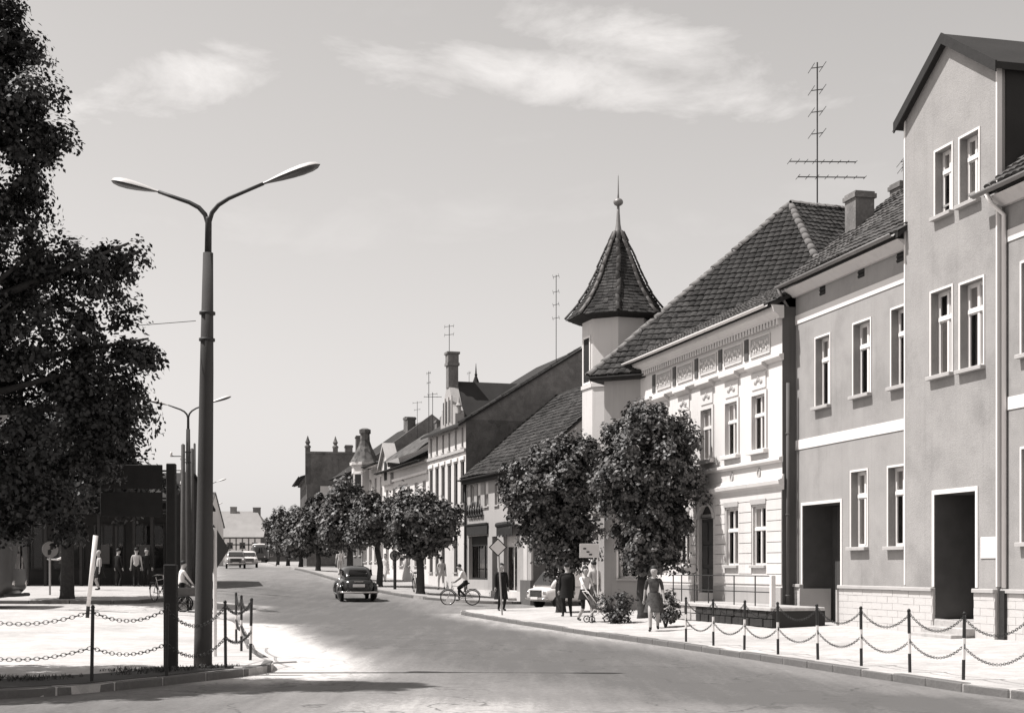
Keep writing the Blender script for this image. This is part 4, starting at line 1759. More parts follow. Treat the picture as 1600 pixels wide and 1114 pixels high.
# front gable with pinnacles and a cross roof
gc = H.u(703)
zg = PZ(612, 78.5) - H.z0
gw = 1.55
mb = MB()
mb.prism([(gc - gw, -.12, zeT - .4), (gc + gw, -.12, zeT - .4), (gc + gw, -.12, zeT + .5), (gc + gw * .72, -.12, zeT + .9), (gc + gw * .5, -.12, zg - .6), (gc + .35, -.12, zg), (gc - .35, -.12, zg), (gc - gw * .5, -.12, zg - .6), (gc - gw * .72, -.12, zeT + .9), (gc - gw, -.12, zeT + .5)], (0, .5, 0))
gb = H.part(mb, 'front_gable', M_MIDWALL)
for k in (-.7, 0, .7):
    MB().box(gc + k - .2, gc + k + .2, -.16, -.121, zeT + .1, zeT + 1.3).build('gable_window', M_ROOM, gb)
    MB().box(gc + k + .2, gc + k + .3, -.2, -.121, zeT, zeT + 1.5).build('gable_pilaster', M_PALEWALL, gb)
zt_ = PZ(557, 78.5) - H.z0
mb = MB()
mb.box(gc - .27, gc + .27, -.15, .4, zg, zt_ - .75)
mb.box(gc - .34, gc + .34, -.22, .46, zt_ - .75, zt_ - .6)
mb.box(gc - .3, gc + .3, -.18, .42, zt_ - .6, zt_ - .12)
mb.box(gc - .36, gc + .36, -.24, .48, zt_ - .12, zt_)
mb.build('gable_turret', M_BRICKW, gb)
for s in (-1, 1):
    mb = MB()
    mb.lathe([(.12, 0), (.12, .35), (.19, .42), (.1, .55), (.02, .9)], 8, (gc + s * gw * .95, .1, zeT + .5))
    mb.build('pinnacle', M_MIDWALL, gb)
mb = MB()
zq = PZ(601, 78.5) - H.z0
mb.prism([(gc - gw * 1.0, .3, zeT + .3), (gc, .3, zq), (gc + gw * 1.0, .3, zeT + .3)], (0, 4.6, 0))
mb.build('cross_roof', M_SLATE, H.e)
# dormer with a little spire
du, dy_ = H.loc(PX(741, 79), 79)
dz = PZ(640, 79) - H.z0
mb = MB()
mb.box(du - .45, du + .45, dy_ - .5, dy_ + 1.5, dz - .6, dz + .55)
dm = H.part(mb, 'dormer', M_MIDWALL)
MB().box(du - .3, du + .3, dy_ - .53, dy_ - .501, dz - .25, dz + .3).build('dormer_window', M_ROOM, dm)
mb = MB()
for q in (-.3, -.03, .24):
    mb.box(du + q, du + q + .06, dy_ - .56, dy_ - .531, dz - .25, dz + .3)
mb.box(du - .3, du + .3, dy_ - .555, dy_ - .532, dz + .0, dz + .05)
mb.build('dormer_frame', M_TRIM, dm)
mb = MB()
mb.lathe([(.72, .55), (.3, 1.25), (.06, 1.9), (.09, 1.95), (.05, 2.05), (.01, 2.6)], 8, (du, dy_ + .1, dz))
mb.build('dormer_spire', M_SLATE, dm)


# ------------------------------------------------------------------ further houses of the right row
def row_house(name, label, pL, pR, ze, zr, depth, m, mroof, storeys, axes, over=.4, shopline=True, mwin=None, ridge=None):
    H = House(name, label, pL, pR)
    yr = depth / 2
    wins = []
    for (z0, z1, hw_) in storeys:
        for k in range(axes):
            c = H.L * (k + .5) / axes
            wins.append((c - hw_, c + hw_, z0, z1))
    mb = MB()
    shell(mb, H.L, depth, ze, [w + (.15,) for w in wins], yr, zr)
    H.part(mb, 'wall', m)
    for w in wins:
        far_window(H, *w, m=mwin or M_TRIM)
    rf, zo = gable_roof(H, -.05, H.L + .05, ze, 0, yr, zr, mroof, None, over=over)
    mb = MB()
    mb.box(0, H.L, -.22, -.002, ze - .35, ze - .12)
    H.part(mb, 'cornice', m)
    gutter(H, -.05, H.L + .05, -over - .08, zo, .08, m=M_WOODDARK)
    return H


P_T = (-4.85, 81.7)
P_W2 = (PX(600, 93.6), 93.6)
P_B = (PX(567, 100.6), 100.6)
P_D1 = (PX(524, 112), 112)
P_D2 = (PX(478, 126), 126)
H = row_house('white_shop_house', 'white two-storey house with small pediment left of the stepped gable', P_W2, P_T, 7.3, 10.0, 11, M_WHITE, M_SLATE,
              [(3.9, 5.9, .4), (.9, 2.9, .45)], 6, .55)
H2 = H
for zz in (3.2, 6.3):
    MB().box(0, H.L, -.12, -.002, zz, zz + .16).build('string_course', M_TRIM, H.e)
# pediment gable at its far end
mb = MB()
mb.prism([(.1, -.2, 6.2), (2.9, -.2, 6.2), (2.9, -.2, 7.4), (1.5, -.2, 8.7), (.1, -.2, 7.4)], (0, .6, 0))
pg = H.part(mb, 'pediment_gable', M_PALEWALL)
mb = MB()
for s in (-1, 1):
    mb.prism([(1.5, -.42, 8.95), (1.5 + s * 1.65, -.42, 7.45), (1.5 + s * 1.65, -.42, 7.25), (1.5, -.42, 8.7)], (0, .8, 0))
mb.build('pediment_cornice', M_MIDWALL, pg)
MB().box(1.1, 1.9, -.23, -.201, 6.5, 7.7).build('pediment_window', M_ROOM, pg)
mb = MB()
mb.prism([(0, -.75, 7.5), (0, -.3, 7.9), (0, 2.0, 9.4), (0, 2.0, 9.2)], (H.L - 3.0, 0, 0))
o = mb.build('lower_roof', M_TILE2, H.e)
o.location = (3.0, 0, 0)
# pent roof chimneys
for (u, y, zt2) in ((2.2, 5.5, 11.0), (6.0, 5.5, 10.7)):
    chimney(H, u, y, 9, zt2, .8, .6)

H = row_house('bay_window_house', 'pale house with a corner oriel and little domed roof farther down the row', P_B, P_W2, 7.7, 10.2, 11, M_PALEWALL, M_SLATE,
              [(4.6, 6.6, .4), (.9, 3.0, .5)], 4)
mb = MB()
mb.lathe([(.4, 3.4), (.95, 4.2), (.95, 7.6), (1.1, 7.7), (1.1, 7.9)], 8, (1.3, -.1, 0), ang0=PI / 8)
ori = H.part(mb, 'oriel', M_PALEWALL)
mb = MB()
mb.lathe([(1.08, 7.9), (.8, 8.4), (.5, 9.0), (.36, 9.4), (.34, 9.9), (.42, 9.95), (.42, 10.2), (.2, 10.3)], 10, (1.3, -.1, 0), ang0=PI / 8)
mb.build('oriel_roof', M_TILE2, ori)
for k in range(3):
    am = -PI / 2 + (k - 1) * PI / 4
    Mx = Matrix.Translation((1.3, -.1, 0)) @ Matrix.Rotation(am + PI / 2, 4, 'Z')
    MB().box(-.25, .25, -.895, -.85, 5.0, 7.0, M=Mx).build('oriel_window', M_ROOM, ori)
    MB().box(-.3, .3, -.905, -.85, 7.05, 7.2, M=Mx).build('oriel_lintel', M_TRIM, ori)
for (u, zt2, w_) in ((2.6, 10.9, .6), (4.3, 11.0, .6), (6.2, 11.6, 1.3)):
    chimney(H, u, 5.0, 9, zt2, w_, .6)
mb = MB()
mb.prism([(3.0, -.9, 7.0), (3.0, -.2, 7.2), (3.0, .02, 7.5), (3.0, .02, 7.3)], (3.0, 0, 0))
H.part(mb, 'canopy_roof', M_PALEWALL)

H = row_house('dark_gable_house', 'dark house with steep gable end left of the oriel house', P_D1, P_B, 7.4, 11.0, 10, M_DARKWALL, M_SLATE,
              [(4.8, 6.6, .4), (1.0, 3.0, .4)], 6)
chimney(H, 6, 4.6, 9, 11.6, .6, .6)
chimney(H, 9.5, 4.0, 9, 11.2, .8, .6)
mb = MB()
mb.box(H.L + .01, H.L + .3, -.1, 10, -.3, 7.4)
mb.prism([(H.L + .01, -.1, 7.4), (H.L + .01, 10.1, 7.4), (H.L + .01, 5, 11.2)], (.29, 0, 0))
H.part(mb, 'firewall', M_BRICKW)
P_E1, P_E2 = (PX(481, 116.5), 116.5), (PX(469, 130), 130)
H = row_house('tall_end_house', 'tallest dark house with finials at the far end of the right row', P_E2, P_E1, 7.6, 9.5, 12, M_DARKWALL, M_SLATE,
              [(5.0, 6.8, .45), (1.2, 3.2, .45)], 6, .6)
mb = MB()
zt9 = PZ(709, 116.5) - H.z0
mb.box(H.L + .01, H.L + .35, -.12, 7.5, -.3, zt9)
mb.box(H.L - .02, H.L + .4, -.2, 7.5, zt9, zt9 + .18)
H.part(mb, 'end_wall', M_BRICKW)
for y, zz in ((-.02, PZ(681, 116.5) - H.z0), (2.25, PZ(681, 116.5) - H.z0)):
    mb = MB()
    mb.box(H.L - .0, H.L + .38, y - .2, y + .2, zt9 - 2.5, zt9 + .5)
    mb.lathe([(.26, 0), (.26, .12), (.12, .25), (.22, .45), (.14, .6), (.02, zz - zt9 - .5)], 8, (H.L + .19, y, zt9 + .5))
    H.part(mb, 'finial_pier', M_BRICKW)
MB().box(H.L + .352, H.L + .40, 1.0, 2.0, 3.5, 6.6).build('whitewashed_strip', M_WHITE, H.e)
chimney(H, H.L - .5, 4.4, zt9 - 1, zt9 + 1.6, .9, .8)
chimney(H, H.L - .5, 3.4, zt9 - 1, zt9 + .8, .8, .6)

# the half-timbered house at the end of the street
HT = House('half_timbered_house', 'half-timbered house with big pale half-hipped roof at the end of the street', (PX(330, 250), 250), (PX(408, 250), 250))
H = HT
zb_ = H.z0
zeH = PZ(839, 250) - zb_
zrH = PZ(797, 250) - zb_
wins = []
for k in range(4):
    c = H.L * (k + .5) / 4
    wins.append((c - .55, c + .55, zeH - 2.1, zeH - .9))
for k in (1, 3):
    c = H.L * (k + .5) / 4
    wins.append((c - .6, c + .6, .7, 2.0))
mb = MB()
shell(mb, H.L, 9, zeH, [w + (.15,) for w in wins], z0=-1)
H.part(mb, 'wall', M_WHITE)
for w in wins:
    far_window(H, *w)
tb = []
for z in (zeH - .25, zeH - 2.6, zeH - 1.45):
    tb.append((0, H.L, z, z + .2))
for k in range(9):
    u = H.L * k / 8
    tb.append((max(0, u - .1), min(H.L, u + .1), zeH - 2.4, zeH - .25))
for (a, b, c, d) in tb:
    MB().box(a, b, -.05, -.002, c, d).build('timber', M_WOOD, H.e)
for k in range(8):
    MB().box(H.L + .002, H.L + .06, 9 * k / 8, 9 * k / 8 + .2, -.5, zeH).build('timber', M_WOOD, H.e)
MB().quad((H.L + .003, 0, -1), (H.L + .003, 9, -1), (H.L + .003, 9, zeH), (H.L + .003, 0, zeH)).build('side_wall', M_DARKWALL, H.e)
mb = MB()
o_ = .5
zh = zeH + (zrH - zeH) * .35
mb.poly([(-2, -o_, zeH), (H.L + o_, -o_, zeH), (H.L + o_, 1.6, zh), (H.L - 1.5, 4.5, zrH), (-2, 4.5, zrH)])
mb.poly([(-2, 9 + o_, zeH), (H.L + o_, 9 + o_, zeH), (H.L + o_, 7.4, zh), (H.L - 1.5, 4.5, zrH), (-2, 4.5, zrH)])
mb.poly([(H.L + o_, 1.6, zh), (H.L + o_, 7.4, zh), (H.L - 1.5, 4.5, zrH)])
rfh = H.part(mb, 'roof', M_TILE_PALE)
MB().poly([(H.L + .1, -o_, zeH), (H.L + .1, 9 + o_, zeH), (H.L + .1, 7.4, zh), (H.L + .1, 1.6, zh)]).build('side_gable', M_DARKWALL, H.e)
chimney(H, H.L * .35, 4.4, zrH - .5, zrH + .8, 1.1, .6, parent=rfh)
chimney(H, H.L * .82, 4.6, zrH - 1, zrH + .7, 1.3, .6, parent=rfh)
H = House('brown_barn', 'dark low house showing beside the half-timbered house', (PX(410, 262), 262), (PX(462, 262), 262))
mb = MB()
shell(mb, H.L, 9, 3.6, [(1, 2, 1, 2.2, .1)], z0=-1)
H.part(mb, 'wall', M_DARKWALL)
far_window(H, 1, 2, 1, 2.2)
gable_roof(H, -.4, H.L, 3.6, 0, 4.5, 7.2, M_TILE2, None)

# ------------------------------------------------------------------ left side of the street
def left_house(name, label, X0, X1, Y, ze, zr, depth, m, wins, roofm=M_SLATE):
    H = House(name, label, (X0, Y), (X1, Y))
    mb = MB()
    shell(mb, H.L, depth, ze, [w + (.2,) for w in wins], depth / 2, zr, z0=-.8)
    H.part(mb, 'wall', m)
    for w in wins:
        far_window(H, *w)
    gable_roof(H, -.2, H.L + .1, ze, 0, depth / 2, zr, roofm, None)
    return H


YL = 66.5
XL = PX(268, YL)
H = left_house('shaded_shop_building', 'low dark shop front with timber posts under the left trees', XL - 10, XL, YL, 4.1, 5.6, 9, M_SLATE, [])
LS = H
for k in range(12):
    u = .4 + k * .82
    MB().bbox(u - .07, u + .07, -1.4, -1.26, -.1, 3.3, .02).build('post', M_WOODDARK, H.e)
MB().box(-.2, H.L + .1, -1.6, -.0, 3.3, 3.5).build('canopy', M_WOODDARK, H.e)
for k in range(5):
    a = .6 + k * 1.9
    w = MB().box(a, a + 1.5, -.06, -.004, .7, 2.9).build('shop_window', M_WOODDARK, H.e)
    for q in range(3):
        MB().quad((a + .06 + q * .48, -.065, .8), (a + .46 + q * .48, -.065, .8), (a + .46 + q * .48, -.065, 2.8), (a + .06 + q * .48, -.065, 2.8)).build('pane', M_GLASS, w)
    MB().box(a + .3, a + .8, -.09, -.07, 1.0, 1.9).build('poster', M_CLOTHM, w)
H = left_house('left_corner_house', 'tall plain house hidden behind the large left tree', XL - 26, XL - 10.1, YL + 1, 8.2, 11.5, 10, M_MIDWALL,
               [(1.5 + k * 2.4, 2.6 + k * 2.4, zz, zz + 1.7) for k in range(6) for zz in (1.0, 4.6)])
H = left_house('left_row_house', 'low pale house far down the left side of the street', PX(238, 150), PX(322, 150), 150, 4.6, 8.0, 9, M_PALEWALL,
               [(.8 + k * 1.9, 1.7 + k * 1.9, zz, zz + 1.3) for k in range(3) for zz in (.9, 3.0)], M_TILE2)

# ------------------------------------------------------------------ garden terrace of the white house
H = WH
ter = thing('stone_terrace', 'low terrace wall of rough stone with steps before the white house', 'terrace', (WH.e.location.x, WH.e.location.y, WH.z0), WH.e.rotation_euler.z)
tz = .42
tu0, tu1 = H.u(1052, -1.5), H.u(1208, -1.5)
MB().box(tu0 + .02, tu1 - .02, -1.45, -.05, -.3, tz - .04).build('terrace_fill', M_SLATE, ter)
MB().bbox(tu0, tu1, -1.58, -.052, tz - .04, tz + .05, .02).build('coping', M_STONE, ter)
rs = random.Random(9)
zz = -.25
me = None
while zz < tz - .1:
    u = tu0 + rs.uniform(-.1, 0)
    while u < tu1:
        w = rs.uniform(.28, .5)
        b = min(u + w, tu1)
        a = max(u, tu0)
        if b - a > .08:
            if me is None:
                t = MB()
                t.bbox(-.5, .5, -.06, .05, -.5, .5, .03)
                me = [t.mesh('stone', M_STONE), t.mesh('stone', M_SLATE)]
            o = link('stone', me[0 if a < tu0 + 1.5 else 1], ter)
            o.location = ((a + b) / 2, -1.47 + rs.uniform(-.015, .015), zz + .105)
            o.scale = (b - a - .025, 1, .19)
        u += w
    zz += .21
for i in range(3):
    MB().bbox(tu0 - 1.35 + i * .02, tu0 - .03, -1.5 + i * .34, -.1, -.3, .02 + i * .14, .015).build('step', M_STONE, ter)

# iron railing on the terrace
rl = thing('iron_railing', 'thin iron railing on the terrace before the white house', 'railing', ter.location, ter.rotation_euler.z)
rz = 1.14
for px in (1052, 1065, 1085, 1107, 1147, 1180, 1206):
    u = H.u(px, -1.35)
    MB().tube([(u, -1.35, tz + .05), (u, -1.35, rz + tz - .3)], .018, 6).build('baluster', M_IRON, rl)
for zz in (rz + tz - .3, tz + .42):
    MB().tube([(H.u(1050, -1.35), -1.35, zz), (H.u(1207, -1.35), -1.35, zz)], .016, 6).build('rail', M_IRON, rl)
MB().bbox(H.u(1206, -1.35), H.u(1206, -1.35) + .12, -1.42, -1.3, tz, rz + tz - .28, .01).build('end_post', M_POSTW, rl)

# ------------------------------------------------------------------ street lamps
def lamp_meshes():
    """double-armed concrete street lamp; x to the right, base at the origin"""
    root = thing('street_lamp', 'large double-armed concrete street lamp in the left foreground', 'street lamp', group='double-armed street lamps')
    mb = MB()
    mb.lathe([(.155, -.1), (.15, .5), (.14, 2.0), (.115, 5.0), (.085, 7.0), (.0, 7.0)], 20)
    mb.build('pole', M_CONC, root, True)
    for z in (5.5, 5.95):
        MB().lathe([(.118 - z * .004, 0), (.135, .005), (.135, .05), (.118 - z * .004, .055)], 16, (0, 0, z)).build('collar', M_IRON, root, True)
    MB().lathe([(.06, 0), (.055, .6), (.05, .62)], 12, (0, 0, 6.98)).build('spigot', M_IRON, root, True)
    s = 23.9 / F
    for side, pts, tip in ((-1, [(0, 7.35), (-.012, 7.5), (-.06, 7.65), (-.17, 7.77), (-.34, 7.86), (-.6, 7.95), (-.88, 8.05)], (-1.72, 8.25)),
                           (1, [(0, 7.35), (.012, 7.52), (.06, 7.68), (.17, 7.81), (.35, 7.92), (.62, 8.03), (.95, 8.16)], (1.92, 8.47))):
        MB().tube([(a, 0, b) for a, b in pts], [.042, .042, .041, .039, .036, .033, .03], 8).build('arm', M_IRON, root, True)
        p0 = Vector((pts[-1][0], 0, pts[-1][1]))
        p1 = Vector((tip[0], 0, tip[1]))
        d = (p1 - p0)
        L = d.length
        d.normalize()
        up = Vector((0, 1, 0)).cross(d)
        if up.z < 0:
            up = -up
        R = Matrix((d, Vector((0, 1, 0)), up)).transposed().to_4x4()
        R.translation = p0
        hb, lb = MB(), MB()
        N_ = 12
        for k in range(N_):
            pass
        prof = [(0, .035), (.06, .04), (.16, .065), (.3, .10), (.5, .135), (.68, .15), (.84, .135), (.94, .09), (1.0, .01)]
        for mbq, zs, sg in ((hb, .62, 1), (lb, .45, -1)):
            vs, fs = [], []
            for t, r in prof:
                for k in range(9):
                    a = PI * k / 8
                    vs.append(R @ Vector((t * L, r * math.cos(a), sg * r * zs * math.sin(a))))
            for i in range(len(prof) - 1):
                for k in range(8):
                    fs.append((i * 9 + k, i * 9 + k + 1, (i + 1) * 9 + k + 1, (i + 1) * 9 + k))
            mbq.add(vs, fs)
        h = hb.build('lamp_head', M_LAMPHEAD, root, True)
        lb.build('lamp_lens', M_LAMPGLASS, h, True)
    return root


lx, ly = PX(317, 23.9), 23.9
lamp = lamp_meshes()
lamp.location = (lx, ly, g(lx, ly))
lamp.rotation_euler = (0, .013, math.radians(-6))
for px, Y, rz, lab in ((294, 63.6, .1, 'double-armed concrete street lamp beside the wooden line poles'),
                       (323, 140, .2, 'distant double-armed street lamp, its right arm showing past the near pole'),
                       (327, 205, .2, 'farthest double-armed street lamp, low over the half-timbered roof')):
    X = PX(px, Y)
    o = dup(lamp, None, (X, Y, g(X, Y)), rz, lab)
    o.rotation_euler = (0, 0, rz)
    o.scale = (1, 1, 1.02)

# overhead wire to the big tree
mb = MB()
a, b = Vector((lx - .12, ly, g(lx, ly) + 5.85)), Vector((-10.4, 22.0, 5.45))
mb.tube([a.lerp(b, t / 10) - Vector((0, 0, .12 * math.sin(PI * t / 10))) for t in range(11)], .006, 5)
tag(mb.build('overhead_wire', M_IRON), 'thin wire from the near lamp pole to the large tree', 'wire')


def line_pole(px, Y, h, lab, r=.12):
    X = PX(px, Y)
    root = thing('line_pole', lab, 'pole', (X, Y, g(X, Y)), 0, 'wooden line poles')
    MB().lathe([(r, -.2), (r * .95, 2), (r * .72, h), (.01, h + .05)], 10).build('pole', M_WOOD, root, True)
    for k in range(3):
        z = h - .5 - k * .62
        arm = MB().tube([(-.55, 0, z), (.0, 0, z)], .025, 6).build('bracket', M_IRON, root)
        MB().lathe([(.05, 0), (.07, .03), (.045, .1), (.06, .14), (.02, .2)], 8, (-.52, 0, z)).build('insulator', M_TRIM, arm, True)
    return root


line_pole(286, 61.5, 6.3, 'wooden line pole just left of the distant twin lamp')
line_pole(300, 68, 6.5, 'wooden line pole just right of the distant twin lamp')
line_pole(304, 90, 8.2, 'farther thin wooden line pole almost hidden by the near lamp', .10)


# ------------------------------------------------------------------ chain posts and chains
def chain_post(X, Y, lab, striped, h=.97, grp='chain posts along the pavements'):
    z = g(X, Y)
    root = thing('chain_post', lab, 'post', (X, Y, z), rnd.uniform(-.1, .1), grp)
    r = .026
    if striped:
        for a, b, m in ((-.1, .30, M_POSTB), (.30, .62, M_POSTW), (.62, h, M_POSTB)):
            MB().lathe([(r, a), (r, b)], 8).build('post_section', m, root)
    else:
        MB().lathe([(r, -.1), (r, h)], 8).build('post_section', M_POSTB, root)
    MB().lathe([(r, h), (r + .008, h + .004), (r * .8, h + .035), (.004, h + .045)], 8).build('cap', M_POSTB, root, True)
    for q in (h - .04, .5):
        MB().torus((0, 0, q), .042, .008, 10, 5, 'x').build('eye', M_IRON, root)
    root.rotation_euler.x = rnd.gauss(0, .012)
    root.rotation_euler.y = rnd.gauss(0, .012)
    return (X, Y, z)


LINK = None


def chain(p, q, hgt, sag, lab, link_len=.062, m=None, grp='chains hung between the posts'):
    """sagging chain of real links, alternately turned"""
    a = Vector((p[0], p[1], p[2] + hgt))
    b = Vector((q[0], q[1], q[2] + hgt))
    L = (b - a).length
    n = max(6, int(L * (1 + 2.7 * (sag / L) ** 2) / (link_len * .78)))
    mb = MB()
    for i in range(n):
        t0 = (i + .5) / n
        c = a.lerp(b, t0) - Vector((0, 0, 4 * sag * t0 * (1 - t0)))
        d = (b - a) - Vector((0, 0, 4 * sag * (1 - 2 * t0)))
        d.normalize()
        s = d.cross(Vector((0, 0, 1))).normalized()
        u = s.cross(d)
        if i % 2:
            s, u = u, -s
        R = Matrix((s, d, u)).transposed().to_4x4()
        R.translation = c
        Lh, W, r = link_len / 2, link_len * .30, link_len * .068
        ring = []
        for k in range(8):
            an = 2 * PI * (k + .5) / 8
            ring.append((W * math.cos(an) * 1.08, Lh * math.sin(an) * 1.08, 0))
        vs = []
        for k in range(8):
            pr, nx = Vector(ring[k]), Vector(ring[(k + 1) % 8]) - Vector(ring[k - 1])
            nx.normalize()
            ou = Vector((nx.y, -nx.x, 0))
            for w in range(4):
                an = PI / 2 * w + PI / 4
                vs.append(R @ (pr + ou * r * math.cos(an) + Vector((0, 0, r * math.sin(an)))))
        fs = [(k * 4 + w, k * 4 + (w + 1) % 4, ((k + 1) % 8) * 4 + (w + 1) % 4, ((k + 1) % 8) * 4 + w) for k in range(8) for w in range(4)]
        mb.add(vs, fs)
    return tag(mb.build('chain', m or M_IRON), lab, 'chain', grp)


ORD = ['first', 'second', 'third', 'fourth', 'fifth', 'sixth', 'seventh', 'eighth', 'ninth']
RPOST = [(7.08, 19.35), (6.70, 20.9), (6.33, 22.4), (5.93, 23.9), (5.55, 25.55), (5.12, 27.1), (4.72, 28.6), (4.32, 30.2), (3.93, 31.8)]
rp = []
for i, (x, y) in enumerate(RPOST):
    lab = 'black and white chain post just outside the right picture edge' if i == 0 else 'black and white chain post on the right kerb, %s from the picture edge' % ORD[i - 1]
    rp.append(chain_post(x, y, lab, True))
for i in range(len(rp) - 1):
    w_ = 'rightmost gap' if i == 0 else '%s gap from the right edge' % ORD[i]
    chain(rp[i], rp[i + 1], .93, .24, 'upper chain in the %s of the right posts' % w_)
    chain(rp[i], rp[i + 1], .50, .22, 'lower chain in the %s of the right posts' % w_)
LPOST = [(-7.6, 19.2, 'dark chain post left of the picture edge on the left kerb', False),
         (-6.12, 20.5, 'dark chain post beside the leaning white pole, nearest on the left', False),
         (-5.30, 21.6, 'thin dark chain post close to the wooden sign post', False),
         (-4.78, 23.5, 'dark chain post right of the large lamp', False),
         (-4.72, 25.4, 'black and white chain post on the left kerb corner', True),
         (-5.42, 28.2, 'black and white chain post behind the left corner post', True),
         (-6.15, 31.4, 'farthest black and white chain post on the left kerb', True)]
lp = [chain_post(x, y, l_, s_, 1.08) for x, y, l_, s_ in LPOST]
LG = ['from the picture edge to the first left post', 'from the nearest left post to the sign post', 'behind the large lamp pole', 'at the left kerb corner',
      'behind the left kerb corner', 'farthest back on the left kerb']
for i in range(len(lp) - 1):
    chain(lp[i], lp[i + 1], 1.03, .16 if i != 2 else .3, 'upper chain ' + LG[i], .085)
    chain(lp[i], lp[i + 1], .50, .13 if i != 2 else .25, 'lower chain ' + LG[i], .085)


# ------------------------------------------------------------------ signs
# wooden sign post with two boards seen from behind
X, Y = PX(267, 23.3), 23.3
sp_ = thing('wooden_signpost', 'dark wooden post carrying two boards, beside the large lamp', 'sign post', (X, Y, g(X, Y)), math.radians(4))
MB().bbox(-.105, .105, -.105, .105, -.2, 1.72, .015).build('base_post', M_WOODDARK, sp_)
MB().bbox(-.075, .075, -.03, .12, 1.721, PZ(724, Y) - g(X, Y), .012).build('post', M_WOODDARK, sp_)
zt = PZ(726, Y) - g(X, Y)
for (z0, z1) in ((zt - .40, zt), (zt - .86, zt - .455)):
    bd = MB().bbox(-1.15, -.14, .0, .035, z0, z1, .008).build('board', M_WOODDARK, sp_)
    for zz in (z0 + .08, z1 - .1):
        MB().tube([(-.16, .03, zz), (-.06, .03, zz)], .018, 6).build('bolt', M_IRON, bd)

# leaning white pole
X, Y = PX(136, 42), 42.0
mb = MB()
lean = thing('leaning_pole', 'white pole with black foot leaning to the right behind the left chains', 'pole', (X, Y, g(X, Y)))
d = Vector((.26, 0, 2.45))
MB().tube([(0, 0, -.1), d * .14], .055, 10).build('black_foot', M_POSTB, lean)
MB().tube([d * .14, d], [.058, .075], 10).build('white_shaft', M_POSTW, lean, True)


def pole_sign(name, lab, px, Y, h, r, plate, rz, front_mats, pr=.028, lean_=0.0):
    X = PX(px, Y)
    root = thing(name, lab, 'road sign', (X, Y, g(X, Y)), rz)
    MB().tube([(0, 0, -.15), (lean_ * h, 0, h)], pr, 8).build('pole', front_mats[2], root)
    cz = h - r * .6
    if plate == 'diamond':
        pts = [(0, r), (r, 0), (0, -r), (-r, 0)]
    else:
        pts = [(r * math.cos(2 * PI * k / 20), r * math.sin(2 * PI * k / 20)) for k in range(20)]
    cz = h - r + .06
    p = MB().prism([(lean_ * h + a, -.045, cz + b) for a, b in pts], (0, .012, 0)).build('sign_plate', front_mats[0], root)
    q = [(a * .84, b * .84) for a, b in pts]
    MB().prism([(lean_ * h + a, -.051, cz + b) for a, b in q], (0, .005, 0)).build('sign_face', front_mats[1], p)
    return root, p, cz


pole_sign('diamond_sign', 'white diamond sign on a leaning pole at the right pavement tip', 785, 49.0, 2.62, .32, 'diamond', 0.05, (M_SIGND, M_SIGNW, M_SIGNG), .03, -.06)
r_, p_, cz_ = pole_sign('diamond_sign', 'dark back of a diamond sign half hidden by the large lamp', 336, 26.5, 2.42, .46, 'diamond', PI + 1.1, (M_SIGND, M_SIGND, M_POSTW), .035, 0)
r_, p_, cz_ = pole_sign('round_sign', 'round no-parking sign on a pale post under the left trees', 78, 55.5, 2.05, .32, 'round', 0.6, (M_SIGNG, M_SIGNG, M_SIGNG), .04)
mb = MB()
for s in (-1, 1):
    mb.prism([(s * .05 + a, -.058, cz_ + s * .1 + b) for a, b in ((-.05, -.12), (.06, -.1), (.10, .03), (.04, .11), (-.05, .08))], (0, .006, 0))
mb.build('symbol', M_SIGND, p_)
r_, p_, cz_ = pole_sign('round_sign', 'small round sign on a thick dark post beside the far kerb', 617, 73, 1.95, .27, 'round', 0.1, (M_SIGND, M_SIGNG, M_WOODDARK), .08)
MB().prism([(.12 * math.cos(2 * PI * k / 12), -.058, cz_ + .12 * math.sin(2 * PI * k / 12)) for k in range(12)], (0, .006, 0)).build('symbol', M_SIGND, p_)

# white projecting board behind the pram group
X, Y = PX(934, 47.5), 47.5
wb = thing('notice_board', 'white board on a thin post behind the people with the pram', 'sign', (X, Y, g(X, Y)), .1)
MB().tube([(0, 0, -.1), (0, 0, 2.05)], .025, 8).build('post', M_POSTW, wb)
zq = PZ(871, Y) - g(X, Y)
bd = MB().bbox(-.62, .03, -.04, -.005, zq, zq + .47, .006).build('board', M_SIGNW, wb)
mb = MB()
for (a, c) in ((-.45, .30), (-.34, .19), (-.25, .10)):
    mb.box(a - .05, a + .05, -.048, -.041, zq + c - .02, zq + c + .03)
mb.build('marks', M_SIGND, bd)

# ------------------------------------------------------------------ antennas
def antenna(lab, px, Y, ytop, zbase, dip, yagi, r=.02):
    X = PX(px, Y)
    z1 = PZ(ytop, Y)
    root = thing('roof_antenna', lab, 'antenna', (X, Y, zbase), rnd.uniform(-.1, .1), 'roof antennas')
    MB().tube([(0, 0, -.3), (0, 0, z1 - zbase)], r, 6).build('mast', M_IRON, root)
    for py, hw_ in dip:
        z = PZ(py, Y) - zbase
        b = MB().tube([(-hw_, 0, z - .03), (hw_, 0, z + .03)], r * .7, 5).build('boom', M_IRON, root)
        for s in (-1, 1):
            MB().tube([(s * hw_ - .02, -.55, z + s * .03), (s * hw_, .55, z + s * .03)], r * .45, 5).build('dipole', M_IRON, b)
    for py, x0, x1, n_ in yagi:
        z = PZ(py, Y) - zbase
        b = MB().tube([(x0, 0, z), (x1, 0, z)], r * .8, 5).build('boom', M_IRON, root)
        for k in range(n_):
            xx = x0 + (x1 - x0) * k / (n_ - 1)
            hl = .35 - .02 * k
            MB().tube([(xx, -hl, z), (xx, hl, z)], r * .45, 5).build('element', M_IRON, b)
    return root


